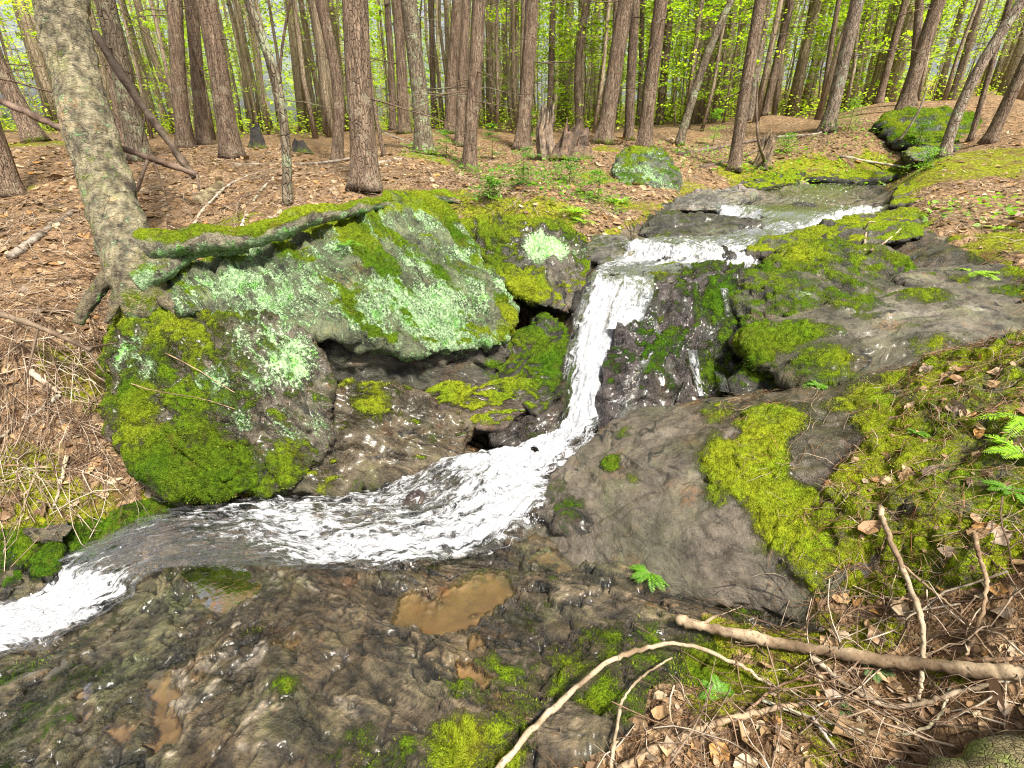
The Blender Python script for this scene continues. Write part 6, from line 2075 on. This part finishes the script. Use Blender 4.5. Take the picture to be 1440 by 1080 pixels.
# swollen mossy foot of the lichen-spotted trunk is part of its flare; the rotten stump is its own thing
# ---- the big leaning birch with its root
rngb = np.random.default_rng(42)
bb = P(188, 418, 2.86)
bb[2] -= .03
o = empty('birch_tree', bb, "big leaning birch on the left bank, grey bark blotched with lichen, root over boulder".replace("left ", "stream "), 'tree')
cp = [P(205, 470, 3.02), P(197, 432, 2.92), P(187, 385, 2.88), P(172, 335, 2.90), P(151, 270, 2.93), P(127, 190, 2.95), P(108, 120, 2.94), P(94, 50, 2.92), P(80, -20, 2.88), P(66, -120, 2.8), P(50, -260, 2.7)]
cp = np.array(cp)
cp = np.vstack([cp, cp[-1] + [-.3, .3, 2.0], cp[-1] + [-.6, .5, 5.0], cp[-1] + [-.8, .7, 9.0]])
rr_ = np.array([.03, .10, .135, .128, .128, .118, .114, .116, .118, .116, .112, .10, .07, .03])
path = catmull(cp, 9)
rad = np.interp(np.linspace(0, len(cp) - 1, len(path)), np.arange(len(cp)), rr_)
V, Qd, T, N, s_ = tube(path, rad, 64)
th = np.tile(np.linspace(0, 2 * np.pi, 64, endpoint=False), len(path))
c3 = np.stack([np.cos(th) * .13, np.sin(th) * .13, s_], 1)
V = V + N * (.022 * fbm(c3 * 4, 3, seed=3) + .009 * fbm(c3 * [16, 16, 22], 3, seed=5) + .006 * ridged(c3 * [30, 30, 9], 2, seed=7))[:, None]
hb = V[:, 2] - bb[2]
tb = np.ones((len(V), 4))
mm_ = sstep(-.2, .4, fbm(c3 * [30, 30, 55], 4, .7, seed=12))[:, None]
tb[:, :3] = np.array([.38, .33, .215]) * (1 - mm_) + np.array([.21, .175, .10]) * mm_
dk = (sstep(.2, .5, fbm(c3 * [15, 15, 32], 4, .7, seed=15)) * .6)[:, None]
tb[:, :3] = tb[:, :3] * (1 - dk) + np.array([.05, .042, .03]) * dk
mo = .34 * np.exp(-np.clip(hb - .05, 0, 9) / .45) + .25 * fbm(c3 * 3, 3, seed=17) + .12 * (hb < 2)
li = .30 + .30 * fbm(c3 * [16, 16, 28], 3, .7, seed=19) - .12 * (hb > 1.2)
sp = Soup()
sp.add(V - bb, Qd, T, tint=tb, moss=mo, lichen=li, wet=0.0, mossc=np.clip(.55 + .4 * fbm(c3 * 5, 2, seed=21), 0, 1), q=c3 * [1, 1, 2.2])
link('trunk', sp.mesh('trunk', (M_ROCK,)), o)


def mossy_root(parent, base, pts, radii, seed, name='root', lich=.35, moss_top=1.0, tintv=(.24, .21, .15)):
    path = catmull(np.array(pts), 12)
    rad = np.interp(np.linspace(0, len(pts) - 1, len(path)), np.arange(len(pts)), radii)
    V, Qd, T, N, s = tube(path, rad, 40)
    c = V * 1.0
    V = V + N * (.02 * fbm(c * 6, 3, seed=seed) + .012 * np.abs(fbm(c * 16, 3, seed=seed + 1)))[:, None]
    up = N[:, 2]
    mo = moss_top * sstep(-.05, .6, up + .5 * fbm(c * 5, 3, seed=seed + 2))
    li = lich + .5 * sstep(.3, -.4, up) * (N[:, 1] < .3) + .3 * fbm(c * 5, 3, seed=seed + 5)
    t = np.tile(np.array([*tintv, 1.0]), (len(V), 1))
    sp = Soup()
    sp.add(V - base, Qd, T, tint=t, moss=mo, lichen=li, wet=0.0, mossc=np.clip(.6 + .5 * fbm(c * 3, 2, seed=seed + 6), 0, 1), q=V * [1, 1, 1])
    return link(name, sp.mesh(name, (M_ROCK,)), parent)


mossy_root(o, bb, [P(165, 340, 2.93), P(215, 345, 2.89), P(255, 340, 2.93), P(300, 333, 3.02), P(345, 333, 3.06), P(385, 321, 3.12), P(430, 305, 3.26), P(480, 297, 3.42), P(520, 288, 3.62), P(552, 288, 3.92)],
           [.085, .085, .078, .07, .052, .066, .066, .052, .045, .028], 11, moss_top=.95, lich=.22)
mossy_root(o, bb, [P(195, 395, 2.86), P(230, 380, 2.90), P(265, 358, 3.02), P(310, 352, 3.12), P(350, 352, 3.2)], [.10, .055, .04, .03, .02], 13, moss_top=.5, lich=.55)
for rp, rr0 in (([P(178, 380, 2.9), P(150, 395, 2.86), P(128, 420, 2.84), P(110, 455, 2.84)], [.06, .045, .035, .02]), ([P(180, 400, 2.88), P(165, 425, 2.82), P(150, 455, 2.8)], [.05, .035, .015]), ([P(195, 410, 2.86), P(225, 415, 2.9), P(250, 440, 2.92)], [.05, .04, .02])):
    mossy_root(o, bb, rp, rr0, int(rp[0][0] * 100) % 97, moss_top=.35, lich=.02, tintv=(.17, .14, .085))
c_ = link('crown', lime_foliage_mesh(77, 13, 7, 2.2, 26, 30, .085), o, (-.9, .3, 0))
# dead side branch stubs on the birch
for a_, b_, r_ in [((40, 60, 2.95), (-5, 20, 2.9), .008), ((150, 40, 2.98), (188, 90, 3.1), .006)]:
    pass

# gnarled mossy root end poking out over the boulder
kb = P(628, 305, 3.98)
k_ = empty('tree_root', kb, "stubby moss-covered root end poking over the boulder, pale lichen at its tip", 'root')
mossy_root(k_, kb, [P(575, 280, 4.35), P(598, 284, 4.15), P(620, 298, 3.99), P(640, 316, 3.9)], [.06, .07, .075, .06], 21, 'root_arm', .4)
mossy_root(k_, kb, [P(580, 281, 4.3), P(615, 276, 4.2), P(648, 282, 4.2)], [.04, .055, .035], 23, 'root_arm', .2)

# ---- far trunks: those one can tell apart stand where the photo has them, the rest fill the wood behind
FARV = []
for v in range(5):
    rng = np.random.default_rng(60 + v)
    H = rng.uniform(15, 20)
    z = np.linspace(0, H, 16)
    r0 = rng.uniform(.075, .12)
    off = np.stack([np.cumsum(rng.normal(0, .05, 16)), np.cumsum(rng.normal(0, .05, 16)), z], 1)
    off[0, :2] = 0
    sp = Soup()
    trunk_soup(sp, off, r0 * np.clip(1.03 - .85 * z / H, .1, 1), 9, .03, v, .5, 4)
    for _ in range(26):
        zz = rng.uniform(1.2, 8)
        a = rng.uniform(0, 2 * np.pi)
        dd = unit(np.array([np.cos(a), np.sin(a), rng.uniform(-.2, .15)]))
        twig_soup(sp, np.array([np.interp(zz, z, off[:, 0]), np.interp(zz, z, off[:, 1]), zz]), dd, rng.uniform(.5, 1.8), .008, rng, 3, .15, 2)
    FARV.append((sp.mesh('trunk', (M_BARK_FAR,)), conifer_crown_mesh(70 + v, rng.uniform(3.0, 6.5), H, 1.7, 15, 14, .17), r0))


def far_tree(x, y, s, v, label, group, rot):
    o = empty('distant_tree', (x, y, gz(x, y)[0] - .05), label, 'tree', group)
    for nm, me in (('trunk', FARV[v][0]), ('crown', FARV[v][1])):
        c = link(nm, me, o)
    o.scale = (s, s, max(s, .85) * random.uniform(.9, 1.15))
    o.rotation_euler = (random.uniform(-.03, .03), random.uniform(-.03, .03), rot)
    return o


rngf = np.random.default_rng(8)
for i, (bx, by, w, d) in enumerate(FAR_EXTRA):
    p = P(bx, by, d)
    v = i % 5
    far_tree(p[0], p[1], (w / 2 / 720 * d) / FARV[v][2], v, "thin brown trunk standing deeper in the wood behind the stout trunks", "slim trunks deeper in the wood", i * 2.1)
cnt = 0
while cnt < 245:
    dist = 12.5 + 38 * rngf.uniform(0, 1) ** 1.3
    ang = rngf.uniform(-.86, .86)
    x_, y_ = dist * math.tan(ang) if abs(ang) < .8 else dist * math.sin(ang) * 1.3, dist
    if abs(x_) > dist * 1.12:
        continue
    v = int(rngf.integers(0, 5))
    far_tree(x_, y_, rngf.uniform(.55, 1.15), v, "distant thin trunk among many in the dim far wood", "distant trunks crowding the far wood", rngf.uniform(0, 6))
    cnt += 1

cnt = 0
while cnt < 28:                                             # the wood goes on beyond the frame
    x_, y_ = rngf.uniform(-42, 42), rngf.uniform(4, 34)
    if abs(x_) < y_ * 1.15 + 2.5 or abs(x_) < 7:
        continue
    far_tree(x_, y_, rngf.uniform(.7, 1.3), int(rngf.integers(0, 5)), "distant thin trunk among many in the dim far wood", "distant trunks crowding the far wood", rngf.uniform(0, 6))
    cnt += 1

# ---- lime-leaved young trees under the conifers
SAPV = []
for v in range(5):
    rng = np.random.default_rng(160 + v)
    H = [3.2, 5.0, 7.0, 8.5, 6.0][v]
    z = np.linspace(0, H, 10)
    off = np.stack([np.cumsum(rng.normal(0, .06, 10)), np.cumsum(rng.normal(0, .06, 10)), z], 1)
    off[0] = 0
    sp = Soup()
    trunk_soup(sp, off, .028 * (1.05 - z / H), 6, 0, v)
    for _ in range(22):
        zz = rng.uniform(.15 * H, .95 * H)
        a = rng.uniform(0, 2 * np.pi)
        dd = unit(np.array([np.cos(a), np.sin(a), rng.uniform(0, .4)]))
        twig_soup(sp, np.array([np.interp(zz, z, off[:, 0]), np.interp(zz, z, off[:, 1]), zz]), dd, rng.uniform(.4, 1.1), .006, rng, 3, .05, 1)
    SAPV.append((sp.mesh('trunk', (M_BARK_FAR,)), lime_foliage_mesh(170 + v, H, [.12, .2, .3, .35, .25][v] * H, 1.35 + .12 * H, 48, 44, .092, [1.05, .7, 1.15, .9, .55][v])))


def sapling(x, y, s, v, label, group=None, z_sink=.05):
    o = empty('sapling', (x, y, gz(x, y)[0] - z_sink), label, 'young tree', group)
    link('trunk', SAPV[v][0], o)
    link('foliage', SAPV[v][1], o)
    o.scale = (s, s, s)
    o.rotation_euler = (0, 0, rngf.uniform(0, 6.28))
    return o


cnt = 0
while cnt < 185:
    ang = rngf.uniform(-.80, .80)
    y_ = 12.5 + 30 * rngf.uniform(0, 1) ** 1.2
    x_ = y_ * math.tan(ang)
    # thinner wood at the middle-left, greener slope at the right, as the photo shows
    u = 720 + 720 * math.tan(ang) * 1.12
    keep = .35 if u < 150 else (.8 if u < 480 else (.45 if u < 700 else (.6 if u < 960 else 1.0)))
    if rngf.random() > keep or math.hypot(x_, y_) < 11:
        continue
    sapling(x_, y_, rngf.uniform(.7, 1.3), int(rngf.integers(0, 5)), "lime-leaved young beech under the tall conifers", "lime-leaved young trees in the wood")
    cnt += 1

# ---- bare slender poles among them
POLEV = []
for v in range(3):
    rng = np.random.default_rng(260 + v)
    H = rng.uniform(9, 12)
    z = np.linspace(0, H, 12)
    off = np.stack([np.cumsum(rng.normal(0, .05, 12)), np.cumsum(rng.normal(0, .05, 12)), z], 1)
    off[0] = 0
    sp = Soup()
    trunk_soup(sp, off, .042 * (1.03 - .8 * z / H), 7, .04, v, .4, 3)
    for _ in range(12):
        zz = rng.uniform(1, 7)
        a = rng.uniform(0, 2 * np.pi)
        twig_soup(sp, np.array([np.interp(zz, z, off[:, 0]), np.interp(zz, z, off[:, 1]), zz]), unit(np.array([np.cos(a), np.sin(a), rng.uniform(-.1, .3)])), rng.uniform(.3, 1.0), .005, rng, 3, .1, 1)
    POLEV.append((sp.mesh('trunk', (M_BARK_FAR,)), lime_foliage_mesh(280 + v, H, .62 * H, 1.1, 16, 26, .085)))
cnt = 0
while cnt < 130:
    ang = rngf.uniform(-.80, .80)
    y_ = 11.5 + 24 * rngf.uniform(0, 1) ** 1.2
    x_ = y_ * math.tan(ang)
    if math.hypot(x_, y_) < 11.5:
        continue
    o = empty('slender_tree', (x_, y_, gz(x_, y_)[0] - .05), "bare slender pole of a young tree in the far wood", 'young tree', "slender poles in the far wood")
    v = int(rngf.integers(0, 3))
    link('trunk', POLEV[v][0], o)
    link('crown', POLEV[v][1], o)
    o.rotation_euler = (rngf.uniform(-.05, .05), rngf.uniform(-.05, .05), rngf.uniform(0, 6.28))
    s_ = rngf.uniform(.75, 1.3)
    o.scale = (s_, s_, s_)
    cnt += 1

# ---- the unbroken far wood
def far_wood():
    rng = np.random.default_rng(5)
    sp = Soup()
    for k in range(1900):
        a = rng.uniform(-1.5, 1.5)
        dist = rng.uniform(44, 66)
        x_, y_ = dist * math.sin(a), dist * math.cos(a)
        gz_ = gz(x_, y_)[0]
        h = rng.uniform(0, 1) ** 1.1 * 21
        if h > 6 and rng.random() < (.12 if x_ < 0 else .6):
            continue
        right = x_ / dist
        lime = rng.random() < (.68 if right < .1 else .85) * (1 if h < 12 else .75)
        n = 26
        c = np.array([x_, y_, gz_ + h]) + rng.normal(0, 1, (n, 3)) * [1.5, 1.2, .65]
        ax = unit(rng.normal(0, 1, (n, 3)) * [1, 1, .35])
        V, F = leaf_quads(c, ax, unit(np.array([0, 0, 1.]) + rng.normal(0, .5, (n, 3))), rng.uniform(.25, .55, n), .6)
        b = rng.uniform(.6, 1.2)
        a_, b_ = (LIME_A, LIME_B) if lime else (np.array(CON_A) * 1.4, np.array(CON_B) * 1.5)
        sp.add(V, F, tint=tint_of(rng, n, np.array(a_) * b, np.array(b_) * b))
    return sp.mesh('far_wood', (M_LEAF,), False)


tag(link('distant_woods', far_wood()), "green mass of the far wood behind the trunks", 'woods', None, 'stuff')


def far_undergrowth():
    """low green leaves on the far floor"""
    rng = np.random.default_rng(15)
    sp_ = Soup()
    for k in range(1500):
        a = rng.uniform(-.84, .84)
        y_ = 13 + 30 * rng.uniform(0, 1) ** 1.3
        x_ = y_ * math.tan(a)
        n = 26
        c = np.column_stack([x_ + rng.normal(0, .55, n), y_ + rng.normal(0, .55, n), np.zeros(n)])
        c[:, 2] = gz(c[:, 0], c[:, 1]) + np.abs(rng.normal(0, .30, n)) + .03
        ax = unit(rng.normal(0, 1, (n, 3)) * [1, 1, .3])
        V, F = leaf_quads(c, ax, unit(np.array([0, 0, 1.]) + rng.normal(0, .4, (n, 3))), rng.uniform(.05, .105, n), .6)
        b = rng.uniform(.7, 1.15)
        sp_.add(V, F, tint=tint_of(rng, n, np.array(LIME_A) * b, np.array(LIME_B) * b))
    return sp_.mesh('undergrowth', (M_LEAF,), False)


tag(link('undergrowth', far_undergrowth()), "bright low leaves on the floor of the far wood", 'undergrowth', None, 'stuff')
